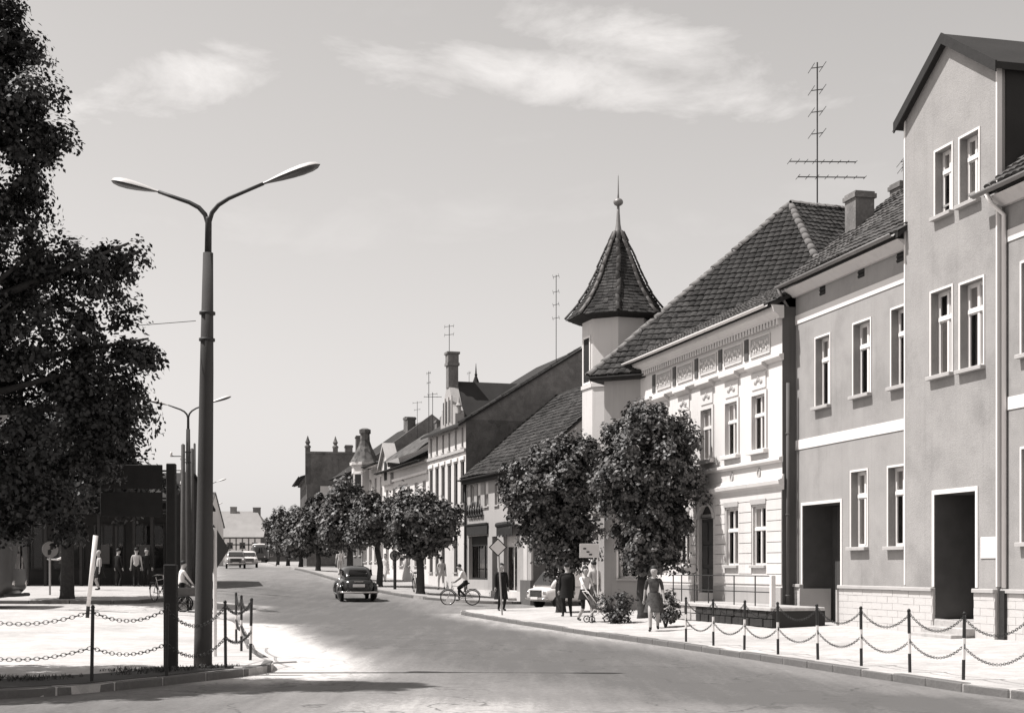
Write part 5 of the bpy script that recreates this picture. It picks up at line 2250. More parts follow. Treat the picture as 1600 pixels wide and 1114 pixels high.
antenna('tall antenna with four dipoles and two long booms on the hipped roof', 1277, 54.2, 98, 15.4, [(106, .22), (141, .22), (175, .22), (209, .22)],
        [(253, -1.08, 1.5, 9), (277, -.75, 1.85, 8)], .028)
antenna('thin antenna rising behind the shop roof left of the turret', 869, 78, 430, 12.5, [(432, .16), (456, .16), (476, .16), (497, .18)], [], .022)
antenna('thin antenna on the ornamental gable', 702, 79, 507, 13.2, [(510, .25), (523, .25)], [], .02)
antenna('tall thin antenna left of the ornamental gable', 670, 90, 580, 10.0, [(583, .12), (598, .1)], [(620, -.3, .8, 5)], .022)
antenna('short antenna left of the ornamental gable', 676, 92, 613, 10.0, [(616, .3)], [], .022)
antenna('faint small antenna over the dark roofs', 652, 98, 627, 10.5, [(629, .3), (640, .2)], [], .018)
antenna('small antenna on the chimney next to the tall bay', 1412, 42.2, 250, 12.6, [(252, .08), (262, .06)], [], .018)
antenna('antenna boom showing left of the bay gable', 1436, 36, 180, 11.5, [(194, .55)], [], .018)
antenna('thin antenna left of the shop door side, over the far roofs', 733, 84, 580, 12.0, [(583, .1)], [], .015)


# ------------------------------------------------------------------ trees
def leaf_quads(rs, lobes, n_cl, n_leaf, size, cl_r, droop=.5, sub=0):
    """leaf clumps spread through several ellipsoids, denser near their surface"""
    lobes = list(lobes)
    for _ in range(sub):
        l = lobes[rs.randint(len(lobes) - _)]
        d = rs.normal(size=3)
        d /= np.linalg.norm(d)
        d[2] = d[2] * .8 + .1
        k = rs.uniform(.22, .42)
        lobes.append(tuple(np.array(l[:3]) + d * np.array(l[3:6]) * rs.uniform(.88, 1.08)) + (l[3] * k, l[4] * k, l[5] * k * .8))
    vol = np.array([l[3] * l[4] * l[5] for l in lobes]) ** .75
    vol /= vol.sum()
    ncs = np.maximum(3, (vol * n_cl).astype(int))
    out = []
    for l, nc in zip(lobes, ncs):
        c0 = np.array(l[:3])
        rr = np.array(l[3:6])
        for _ in range(nc):
            d = rs.normal(size=3)
            d /= np.linalg.norm(d)
            t = rs.uniform(.35, 1.0) ** .5 * rs.uniform(.82, 1.06)
            c = c0 + d * rr * t
            cr = cl_r * rs.uniform(.45, 1.5)
            k = int(n_leaf * rs.uniform(.6, 1.4))
            off = rs.normal(size=(k, 3))
            off /= np.linalg.norm(off, axis=1, keepdims=True) + 1e-9
            off *= (rs.uniform(0, 1, (k, 1)) ** .45) * cr
            off[:, 2] *= .85
            hz = np.hypot(off[:, 0], off[:, 1])
            off[:, 2] -= droop * hz * hz / cr
            p = c + off
            nrm = off / (np.linalg.norm(off, axis=1, keepdims=True) + 1e-9) * .6 + d * .5 + np.array([0, 0, .65]) + rs.normal(0, .42, (k, 3))
            nrm /= np.linalg.norm(nrm, axis=1, keepdims=True)
            a = np.cross(nrm, rs.normal(size=(k, 3)))
            a /= np.linalg.norm(a, axis=1, keepdims=True) + 1e-9
            b = np.cross(nrm, a)
            s = size * rs.uniform(.6, 1.3, (k, 1))
            out.append(np.stack([p - a * s * .5, p - b * s * .36 + nrm * s * .05, p + a * s * .55, p + b * s * .36 + nrm * s * .05], 1))
    return np.concatenate(out)


def tree(name, label, X, Y, lobes, trunk_h, trunk_r, n_cl, n_leaf, size, cl_r, m, seed, limbs=9, droop=.85, group='street trees', sub=16):
    rs = np.random.RandomState(seed)
    rr = random.Random(seed)
    z0 = g(X, Y)
    root = thing(name, label, 'tree', (X, Y, z0), 0, group)
    mb = MB()
    tops = [Vector((l[0] - X, l[1] - Y, l[2] - z0)) for l in lobes]
    main = tops[0]
    p = [Vector((0, 0, -.2)), Vector((0, 0, .15)), Vector((rr.gauss(0, .04), rr.gauss(0, .04), trunk_h * .55)), Vector((rr.gauss(0, .08), rr.gauss(0, .08), trunk_h))]
    mb.tube(p, [trunk_r * 1.45, trunk_r * 1.1, trunk_r * .95, trunk_r * .85], 10)
    mb.tube([p[-1], p[-1].lerp(main, .5) + Vector((.1, .05, 0)), main + Vector((0, 0, lobes[0][5] * .5))], [trunk_r * .85, trunk_r * .5, trunk_r * .12], 8)
    for k in range(limbs):
        l = lobes[k % len(lobes)]
        an = rr.uniform(0, 6.28)
        e = Vector((l[0] - X + math.cos(an) * l[3] * .75, l[1] - Y + math.sin(an) * l[4] * .75, l[2] - z0 + rr.uniform(-.3, .6) * l[5]))
        s = p[-1].lerp(main, rr.uniform(0, .45))
        mb.tube([s, s.lerp(e, .5) + Vector((0, 0, .25)), e], [trunk_r * .5, trunk_r * .3, trunk_r * .06], 6)
    mb.build('trunk', M_BARK, root, True)
    Q = leaf_quads(rs, lobes, n_cl, n_leaf, size, cl_r, droop, sub)
    Q -= np.array([X, Y, z0])
    c = link('crown', quads_mesh('crown', Q, m), root)
    return root


# the near tree, its trunk outside the frame
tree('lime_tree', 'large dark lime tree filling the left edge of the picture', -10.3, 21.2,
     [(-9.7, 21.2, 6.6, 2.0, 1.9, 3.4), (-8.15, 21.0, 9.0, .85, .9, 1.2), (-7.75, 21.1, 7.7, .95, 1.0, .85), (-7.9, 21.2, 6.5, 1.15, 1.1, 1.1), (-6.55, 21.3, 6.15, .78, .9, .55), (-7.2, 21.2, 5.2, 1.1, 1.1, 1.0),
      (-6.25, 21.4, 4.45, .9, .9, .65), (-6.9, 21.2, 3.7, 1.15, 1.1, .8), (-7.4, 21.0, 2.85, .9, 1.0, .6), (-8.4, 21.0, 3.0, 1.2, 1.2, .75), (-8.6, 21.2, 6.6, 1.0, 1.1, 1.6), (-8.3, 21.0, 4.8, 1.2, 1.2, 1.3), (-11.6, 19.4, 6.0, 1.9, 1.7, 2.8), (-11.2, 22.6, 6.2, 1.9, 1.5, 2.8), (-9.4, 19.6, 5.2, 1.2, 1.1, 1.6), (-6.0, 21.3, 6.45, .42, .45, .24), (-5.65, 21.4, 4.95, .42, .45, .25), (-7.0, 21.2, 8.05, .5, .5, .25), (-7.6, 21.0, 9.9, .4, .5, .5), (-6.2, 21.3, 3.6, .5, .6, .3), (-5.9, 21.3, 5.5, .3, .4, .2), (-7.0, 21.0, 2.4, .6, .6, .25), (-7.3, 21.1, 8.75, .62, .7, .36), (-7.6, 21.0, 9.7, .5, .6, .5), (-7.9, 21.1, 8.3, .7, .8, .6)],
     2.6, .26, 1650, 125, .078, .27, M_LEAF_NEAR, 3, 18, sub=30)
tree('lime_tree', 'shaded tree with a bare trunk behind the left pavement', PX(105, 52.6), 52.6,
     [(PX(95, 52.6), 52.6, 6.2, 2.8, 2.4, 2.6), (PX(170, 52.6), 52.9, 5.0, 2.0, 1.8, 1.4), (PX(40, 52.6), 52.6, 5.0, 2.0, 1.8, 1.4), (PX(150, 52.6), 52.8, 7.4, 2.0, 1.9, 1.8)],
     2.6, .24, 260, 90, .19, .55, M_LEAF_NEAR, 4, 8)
# street trees on the right
tree('street_tree', 'rounded street tree on the corner in front of the turret house, left of the pair', 1.75, 50.3,
     [(1.75, 50.2, 4.75, 1.45, 1.4, 1.75), (.55, 50.0, 4.7, .95, 1.0, 1.15), (2.4, 50.2, 5.2, 1.0, 1.0, 1.45), (1.9, 50.0, 2.9, 1.1, 1.0, 1.3), (.9, 50, 3.5, .95, .9, 1.1), (1.6, 50, 2.2, .7, .7, .7)],
     1.6, .17, 380, 100, .145, .36, M_LEAF, 11)
tree('street_tree', 'tallest street tree, in front of the white house, right of the pair', 4.05, 43.4,
     [(3.95, 43.4, 5.05, 1.35, 1.4, 1.8), (4.9, 43.2, 4.9, .95, 1.0, 1.35), (3.3, 43.4, 4.6, .85, 1.0, 1.3), (4.15, 43.3, 3.0, 1.15, 1.1, 1.4), (4.85, 43.2, 3.6, .8, .8, 1.0), (4.4, 43.3, 2.2, .9, .8, .75), (4.2, 43.3, 6.2, .75, .8, .7)],
     1.4, .17, 430, 115, .125, .32, M_LEAF, 12)
tree('street_tree', 'small round street tree above the parked bicycle', PX(657, 68.6), 68.6,
     [(-4.45, 68.6, 4.35, 1.75, 1.6, 1.25), (-5.2, 68.6, 3.9, 1.0, 1.2, .95), (-3.6, 68.6, 3.9, .95, 1.2, .95), (-4.4, 68.6, 3.1, 1.2, 1.2, .7)],
     2.0, .2, 220, 75, .19, .45, M_LEAF, 13)
tree('street_tree', 'street tree between the round sign and the black car', -7.2, 76.5,
     [(-7.35, 76.5, 4.5, 1.4, 1.4, 1.25), (-8.1, 76.5, 3.9, .8, 1, .95), (-6.6, 76.5, 3.9, .8, 1, .9)], 2.0, .17, 170, 65, .2, .45, M_LEAF, 14)
tree('street_tree', 'taller street tree directly above the black car', -9.9, 86,
     [(-10.1, 86, 5.3, 1.3, 1.5, 1.9), (-10.9, 86, 4.2, .9, 1.2, 1.4), (-9.3, 86, 4.3, .8, 1.2, 1.4)], 2.2, .2, 190, 65, .23, .5, M_LEAF, 15)
for i, (px, Y, yt, yb, w, lab) in enumerate(((497, 98, 768, 872, 44, 'street tree left of the black car, first beyond it'), (470, 112, 788, 872, 44, 'street tree in the middle of the far row'),
                                             (450, 130, 793, 868, 40, 'small street tree farther down the far row'), (434, 150, 797, 866, 34, 'last small street tree before the half-timbered house'))):
    X = PX(px, Y)
    zt_, zb_ = PZ(yt, Y), PZ(yb, Y)
    rw_ = w / 2 / F * Y
    zc_ = (zt_ + zb_) / 2
    tree('street_tree', lab, X, Y, [(X, Y, zc_ + .2, rw_ * 1.05, rw_ * 1.05, (zt_ - zb_) / 2), (X - rw_ * .5, Y, zc_ - .4, rw_ * .7, rw_, (zt_ - zb_) / 2.8), (X + rw_ * .5, Y, zc_ - .5, rw_ * .7, rw_, (zt_ - zb_) / 2.8)],
         zb_ - g(X, Y) + .3, .17, 110, 50, .30, .55, M_LEAF_FAR, 20 + i, 5)


def bush(label, X, Y, r, h, seed, size=.09):
    rs = np.random.RandomState(seed)
    z0 = g(X, Y)
    root = thing('bush', label, 'bush', (X, Y, z0), 0, 'bushes by the steps')
    mb = MB()
    for k in range(6):
        a = k * 1.05
        mb.tube([(0, 0, -.05), (math.cos(a) * r * .4, math.sin(a) * r * .4, h * .5), (math.cos(a) * r * .7, math.sin(a) * r * .7, h * .85)], [.02, .014, .005], 5)
    mb.build('stems', M_BARK, root)
    Q = leaf_quads(rs, [(0, 0, h * .52, r, r, h * .48)], 40, 40, size, r * .35, .3)
    link('foliage', quads_mesh('foliage', Q, M_LEAF_BUSH), root)


bush('leafy bush beside the steps, just right of the pram', PX(962, 41.5), 41.5, .55, 1.0, 31)
bush('dark bush at the terrace corner behind the walking woman', PX(1040, 38.5), 38.5, .42, 1.05, 32)

# ------------------------------------------------------------------ vehicles
def section(w, zb, zt, e, n=20):
    pts = []
    for k in range(n):
        a = 2 * PI * k / n
        c, s = math.cos(a), math.sin(a)
        x = w * math.copysign(abs(c) ** (2 / e), c)
        z = (zb + zt) / 2 + (zt - zb) / 2 * math.copysign(abs(s) ** (2 / e), s)
        pts.append((x, z))
    return pts


def loft(mb, stations, e=4.0, n=20, M=None, mi=0):
    """stations (y, half width, z bottom, z top) joined into one skin"""
    vs, fs = [], []
    for (y, w, zb, zt) in stations:
        for x, z in section(w, zb, zt, e, n):
            p = Vector((x, y, z))
            vs.append(M @ p if M is not None else p)
    m = len(stations)
    for i in range(m - 1):
        for k in range(n):
            k2 = (k + 1) % n
            fs.append((i * n + k, i * n + k2, (i + 1) * n + k2, (i + 1) * n + k))
    fs += [tuple(range(n)), tuple((m - 1) * n + k for k in reversed(range(n)))]
    mb.add(vs, fs, mi)
    return mb


def wheels(root, xs, ys, R, w=.15):
    for x in xs:
        for y in ys:
            T = Matrix.Translation((x, y, R)) @ Matrix.Rotation(PI / 2, 4, 'Y')
            s = 1 if x > 0 else -1
            wl_ = MB().lathe([(R * .55, -w / 2), (R * .9, -w / 2), (R, -w / 3), (R, w / 3), (R * .9, w / 2), (R * .55, w / 2)], 20, M=T).build('wheel', M_RUBBER, root, True)
            MB().lathe([(R * .54, -.02 + s * w * .3), (R * .5, .0 + s * w * .38), (R * .2, .02 + s * w * .42), (.01, .025 + s * w * .45)], 16, M=T).build('hub_cap', M_CHROME, wl_, True)


def car(name, label, X, Y, yaw, paint, style):
    z = g(X, Y) - .12
    root = thing(name, label, 'car', (X, Y, z), yaw, 'cars on the street')
    # follow the slope of the road
    f = Vector((-math.sin(yaw), math.cos(yaw)))
    sl = (g(X + f.x, Y + f.y) - g(X - f.x, Y - f.y)) / 2
    root.rotation_euler = (math.atan(sl), 0, yaw)
    if style == 'vintage':
        mb = MB()
        loft(mb, [(-2.12, .30, .45, .72), (-2.05, .52, .40, .90), (-1.85, .66, .36, 1.02), (-1.2, .73, .34, 1.08), (0, .75, .34, 1.07), (.75, .66, .36, 1.06), (1.1, .50, .4, 1.06), (1.75, .40, .42, 1.0), (1.98, .33, .45, .9)], 3.2)
        body = mb.build('body', paint, root, True)
        mb = MB()
        loft(mb, [(-1.88, .48, .9, 1.03), (-1.72, .56, .9, 1.22), (-1.45, .61, .9, 1.42), (-1.0, .64, .9, 1.53), (-.3, .65, .9, 1.56), (.25, .63, .9, 1.52), (.48, .61, .9, 1.42), (.78, .58, .9, 1.08)], 3.0)
        cab = mb.build('cabin', paint, root, True)
        mb = MB()
        mb.prism([(-.40, -1.80, 1.13), (.40, -1.80, 1.13), (.42, -1.72, 1.24), (.36, -1.545, 1.39), (-.36, -1.545, 1.39), (-.42, -1.72, 1.24)], (0, -.012, .012))
        mb.build('rear_window', M_CARGLASS, cab)
        MB().prism([(-.50, .83, 1.12), (.50, .83, 1.12), (.44, .56, 1.42), (-.44, .56, 1.42)], (0, .02, .02)).build('windscreen', M_CARGLASS, cab)
        for s in (-1, 1):
            for y0, y1 in ((-1.3, -.55), (-.45, .35)):
                MB().prism([(s * .655, y0, 1.12), (s * .655, y1, 1.12), (s * .64, y1 - .05, 1.4), (s * .64, y0 + .15, 1.4)], (s * .012, 0, 0)).build('side_window', M_CARGLASS, cab)
            fb = MB().ball((s * .74, -1.28, .46), (.17, .56, .40), 16, 10).build('rear_fender', paint, root, True)
            MB().ball((s * .86, -1.74, .70), (.035, .03, .06), 8, 6).build('tail_light', M_SIGNW, fb, True)
            fb = MB().ball((s * .66, 1.32, .50), (.22, .62, .38), 16, 10).build('front_fender', paint, root, True)
            MB().ball((s * .52, 1.75, .84), (.12, .16, .12), 10, 8).build('headlight', M_CHROME, fb, True)
            MB().bbox(s * .78 - .1, s * .78 + .1, -.8, .8, .28, .34, .02).build('running_board', paint, root)
            MB().box(s * .765, s * .785, -.5, -.3, .86, .89).build('door_handle', M_CHROME, body)
        MB().tube([(-.86, -1.95, .44), (-.7, -2.16, .43), (0, -2.2, .43), (.7, -2.16, .43), (.86, -1.95, .44)], .045, 8).build('rear_bumper', M_CHROME, root, True)
        MB().tube([(-.8, 1.95, .44), (0, 2.1, .43), (.8, 1.95, .44)], .045, 8).build('front_bumper', M_CHROME, root, True)
        MB().bbox(-.26, .26, -2.16, -2.13, .66, .78, .004).build('number_plate', M_SIGNW, body)
        MB().bbox(-.2, .2, -2.09, -2.05, .88, .91, .004).build('trunk_handle', M_CHROME, body)
        wheels(root, (-.68, .68), (-1.28, 1.32), .34)
    else:
        mb = MB()
        h = .95 if style == 'saloon' else 1.0
        loft(mb, [(-2.0, .62, .40, .78), (-1.93, .74, .32, .90), (-1.2, .79, .27, h), (0, .80, .26, h), (1.2, .79, .27, h - .03), (1.85, .74, .32, .86), (1.95, .64, .4, .76)], 4.5)
        body = mb.build('body', paint, root, True)
        mb = MB()
        if style == 'van':
            sts = [(-1.9, .70, .8, 1.5), (-1.8, .75, .8, 1.75), (.6, .76, .8, 1.8), (1.1, .73, .8, 1.6), (1.6, .66, .8, 1.0)]
        else:
            sts = [(-1.45, .66, .8, .97), (-1.05, .64, .8, 1.36), (-.7, .64, .8, 1.43), (.2, .64, .8, 1.43), (.5, .64, .8, 1.34), (.98, .68, .8, .95)]
        loft(mb, sts, 4.0)
        cab = mb.build('cabin', paint, root, True)
        yb, yf = sts[-1][0], sts[-2][0]
        MB().prism([(-.58, sts[-1][0] + .03, 1.0), (.58, sts[-1][0] + .03, 1.0), (.52, sts[-2][0] + .06, sts[-2][3] - .06), (-.52, sts[-2][0] + .06, sts[-2][3] - .06)], (0, .02, .02)).build('windscreen', M_GLASSDARK, cab)
        MB().prism([(-.56, sts[0][0] - .03, 1.02), (.56, sts[0][0] - .03, 1.02), (.5, sts[1][0] - .05, sts[1][3] - .07), (-.5, sts[1][0] - .05, sts[1][3] - .07)], (0, -.02, .02)).build('rear_window', M_GLASSDARK, cab)
        for s in (-1, 1):
            for y0, y1 in ((-.95, -.25), (-.18, .55)):
                MB().prism([(s * .672, y0, 1.0), (s * .672, y1, 1.0), (s * .655, y1 - .12, 1.32), (s * .655, y0 + .05, 1.32)], (s * .012, 0, 0)).build('side_window', M_GLASSDARK, cab)
            MB().ball((s * .58, 1.93, .68), (.1, .05, .1), 10, 8).build('headlight', M_CHROME, body, True)
            MB().bbox(s * .62 - .07, s * .62 + .07, -2.0, -1.95, .62, .78, .01).build('tail_light', M_SIGND, body)
        mb = MB()
        for k in range(6):
            mb.box(-.42, .42, 1.93, 1.985, .52 + k * .05, .545 + k * .05)
        mb.build('grille', M_SIGND, body)
        for y in (-2.03, 2.0):
            MB().tube([(-.78, y * .94, .42), (-.6, y, .42), (.6, y, .42), (.78, y * .94, .42)], .05, 8).build('bumper', M_CHROME, root, True)
        MB().bbox(-.25, .25, 2.03, 2.05, .40, .5, .004).build('number_plate', M_SIGNW, root)
        wheels(root, (-.70, .70), (-1.25, 1.25), .31)
    return root


car('vintage_car', 'black vintage saloon with white number plate driving away', PX(554, 63.5), 63.5, .20, M_BLACKPAINT, 'vintage')
car('estate_car', 'pale car with dark front coming towards the camera on the far left lane', PX(368, 112), 112, PI + .20, M_GREYPAINT, 'saloon')
car('white_car', 'small white car following right behind the pale car', PX(388, 121), 121, PI + .20, M_WHITEPAINT, 'saloon')
car('white_van', 'white car with slatted grille parked in the side street', PX(893, 61.5), 61.5, PI - .95, M_WHITEPAINT, 'van')


def bus(name, label, X, Y, yaw, paint, L=9.0, rounded=1.0, roofm=None):
    z = g(X, Y) - .12
    root = thing(name, label, 'bus', (X, Y, z), yaw)
    mb = MB()
    hl = L / 2
    loft(mb, [(-hl, .85, .5, 2.3), (-hl + .15, 1.08, .36, 2.55), (-hl + .6, 1.2, .32, 2.66), (hl - .8, 1.2, .32, 2.66), (hl - .3, 1.1, .40, 2.58), (hl - .05, .9, .6, 2.35), (hl, .7, .8, 2.2)], 5.5, 28)
    body = mb.build('body', paint, root, True)
    mb = MB()
    loft(mb, [(-hl + .3, .95, 2.55, 2.74), (-hl + .8, 1.1, 2.5, 2.8), (hl - 1.0, 1.1, 2.5, 2.8), (hl - .5, .95, 2.55, 2.72)], 3.0)
    mb.build('roof', roofm or M_TRIM, root, True)
    for s in (-1, 1):
        n_ = int(L / 1.4)
        for k in range(n_):
            y0 = -hl + .7 + k * (L - 1.6) / n_
            MB().bbox(min(s * 1.19, s * 1.215), max(s * 1.19, s * 1.215), y0, y0 + (L - 1.6) / n_ - .14, 1.35, 2.2, .004).build('side_window', M_CARGLASS, body)
    for s in (-1, 1):
        MB().prism([(s * .06, hl + .005, 1.35), (s * .72, hl - .03, 1.35), (s * .68, hl - .06, 2.15), (s * .06, hl - .01, 2.15)], (0, .02, 0)).build('windscreen', M_CARGLASS, body)
        MB().ball((s * .6, hl - .02, .85), (.11, .06, .11), 10, 8).build('headlight', M_CHROME, body, True)
        MB().prism([(s * .06, -hl - .005, 1.45), (s * .7, -hl + .0, 1.45), (s * .66, -hl + .03, 2.1), (s * .06, -hl - .005, 2.1)], (0, -.02, 0)).build('rear_window', M_CARGLASS, body)
    MB().tube([(-1.0, hl - .2, .45), (-.7, hl + .06, .45), (.7, hl + .06, .45), (1.0, hl - .2, .45)], .06, 8).build('bumper', M_IRON, root, True)
    wheels(root, (-1.0, 1.0), (-hl + 2.0, hl - 1.6), .46, .26)
    return root


bus('coach', 'dark rounded coach with pale roof at the left picture edge', PX(36, 49.3) - 4.4, 48.7, -PI / 2, M_BUSPAINT, 9.0)
bus('coach', 'dark bus far down the street beside the half-timbered house', PX(406, 212), 212, PI + .2, M_BUSPAINT, 9.0)


# ------------------------------------------------------------------ bicycles, pram, handcart
def bicycle(label, X, Y, yaw, lean=0.0, zoff=0.0, steer=0.0):
    root = thing('bicycle', label, 'bicycle', (X, Y, g(X, Y) + zoff), yaw, 'bicycles')
    root.rotation_euler = (0, lean, yaw)
    R = .335
    for y in (-.53, .53):
        w = MB().torus((0, y, R), R - .018, .02, 28, 6, 'x').build('tyre', M_RUBBER, root, True)
        MB().torus((0, y, R), R - .045, .010, 24, 5, 'x').build('rim', M_CHROME, w, True)
        sb = MB()
        for k in range(14):
            a = 2 * PI * k / 14
            sb.tube([(.015 * (-1) ** k, y, R), (0, y + (R - .05) * math.cos(a), R + (R - .05) * math.sin(a))], .0022, 4, caps=False)
        sb.build('spokes', M_CHROME, w)
        fb = MB()
        pts = [(0, y + (R + .03) * math.cos(a), R + (R + .03) * math.sin(a)) for a in [PI * (.1 + .8 * q / 10) for q in range(11)]]
        fb.tube(pts, .018, 6)
        fb.build('mudguard', M_IRON, w, True)
    fr = MB()
    bb, st, hd = (0, -.06, .29), (0, -.22, .78), (0, .36, .84)
    hd2 = (0, .39, .72)
    for a, b in ((bb, st), (bb, hd2), (st, hd), ((0, -.53, R), bb), ((0, -.53, R), st), (hd, (0, .41, .66)), ((0, .41, .66), (0, .53, R))):
        fr.tube([a, b], .016, 6)
    fr.build('frame', M_GREYPAINT, root)
    MB().tube([st, (0, -.25, .92)], .013, 6).build('seat_post', M_CHROME, root)
    MB().ball((0, -.27, .95), (.1, .16, .045), 10, 6).build('saddle', M_SHOE, root, True)
    MB().tube([(-.28, .22, 1.0), (-.24, .34, 1.02), (0, .37, .98), (.24, .34, 1.02), (.28, .22, 1.0)], .012, 6).build('handlebar', M_CHROME, root, True)
    MB().tube([hd, (0, .355, .98)], .013, 6).build('stem', M_CHROME, root)
    cr = MB().torus((.05, -.06, .29), .09, .008, 16, 5, 'x').build('chain_wheel', M_CHROME, root)
    MB().tube([(.07, -.06, .29), (.07, .08, .20)], .009, 5).build('crank', M_CHROME, cr)
    MB().tube([(-.07, -.06, .29), (-.07, -.20, .38)], .009, 5).build('crank', M_CHROME, cr)
    for s, y, z in ((1, .08, .2), (-1, -.2, .38)):
        MB().box(s * .08 - .0, s * .17, y - .04, y + .04, z - .012, z + .012).build('pedal', M_RUBBER, cr)
    MB().box(-.06, .06, -.72, -.32, .70, .715).build('luggage_rack', M_IRON, root)
    return root


BX, BY = PX(719, 60.5), 60.5
bicycle('bicycle ridden by the cyclist crossing to the left', BX, BY, PI / 2 - .08, 0, -.12)
bicycle('bicycle leaning beside the small round tree, seen from the front', PX(650, 70), 70, PI - .1, .08, 0)
bicycle('bicycle half hidden behind the wooden sign post', PX(252, 51.8), 51.8, PI + .7, .1, 0)

# folding pram
px_, py_ = PX(934, 42.6), 42.6
pr = thing('pram', 'light folding pram with crossed tubes pushed by the woman in white', 'pram', (px_, py_, g(px_, py_)), math.radians(-70))
for s in (-.2, .2):
    MB().tube([(s, -.42, .95), (s, -.1, .55), (s, .38, .12)], .012, 6).build('frame_tube', M_POSTW, pr, True)
    MB().tube([(s, .2, .62), (s, -.28, .12)], .012, 6).build('frame_tube', M_POSTW, pr, True)
    for y in (.38, -.28):
        w = MB().torus((s, y, .11), .095, .016, 16, 6, 'x').build('wheel', M_RUBBER, pr, True)
        MB().tube([(s - .02, y, .11), (s + .02, y, .11)], .03, 8).build('hub', M_CHROME, w)
MB().tube([(-.2, -.42, .95), (.2, -.42, .95)], .014, 6).build('handle', M_POSTW, pr, True)
MB().prism([(-.19, -.12, .42), (.19, -.12, .42), (.19, .22, .36), (-.19, .22, .36)], (0, 0, .04)).build('seat', M_CLOTHM, pr)
MB().prism([(-.19, -.14, .44), (.19, -.14, .44), (.19, -.26, .82), (-.19, -.26, .82)], (0, .03, 0)).build('backrest', M_CLOTHM, pr)

# handcart behind the man at the lamp
hx, hy = PX(304, 49.2), 49.2
hc = thing('handcart', 'low wooden handcart beside the man near the large lamp', 'cart', (hx, hy, g(hx, hy) - .12), .15)
MB().bbox(-.55, .55, -.35, .35, .55, .60, .01).build('cart_bed', M_WOOD, hc)
for y in (-.36, .33):
    MB().bbox(-.55, .55, y, y + .03, .60, .85, .006).build('side_board', M_WOOD, hc)
for x in (-.575, .55):
    MB().bbox(x, x + .025, -.33, .33, .60, .85, .006).build('end_board', M_WOOD, hc)
for s in (-1, 1):
    for x in (-.36, .36):
        w = MB().torus((x, s * .42, .29), .265, .025, 22, 6, 'y').build('wheel', M_RUBBER, hc, True)
        sb = MB()
        for k in range(8):
            a = 2 * PI * k / 8
            sb.tube([(x, s * .42, .29), (x + .26 * math.cos(a), s * .42, .29 + .26 * math.sin(a))], .012, 5)
        sb.build('spokes', M_WOOD, w)
for x in (-.36, .36):
    MB().tube([(x, -.45, .29), (x, .45, .29)], .02, 6).build('axle', M_IRON, hc)
MB().tube([(-.58, 0, .58), (-.95, 0, .78), (-1.15, 0, .92)], .018, 6).build('drawbar', M_IRON, hc)


# ------------------------------------------------------------------ people
def ik(a, t, l1, l2, pole):
    a, t, pole = Vector(a), Vector(t), Vector(pole)
    d = t - a
    D = min(d.length, (l1 + l2) * .999)
    d.normalize()
    t = a + d * D
    k = (l1 * l1 - l2 * l2 + D * D) / (2 * D)
    h = math.sqrt(max(1e-6, l1 * l1 - k * k))
    pole = pole - d * pole.dot(d)
    pole.normalize()
    return a + d * k + pole * h, t


PEOPLE = []


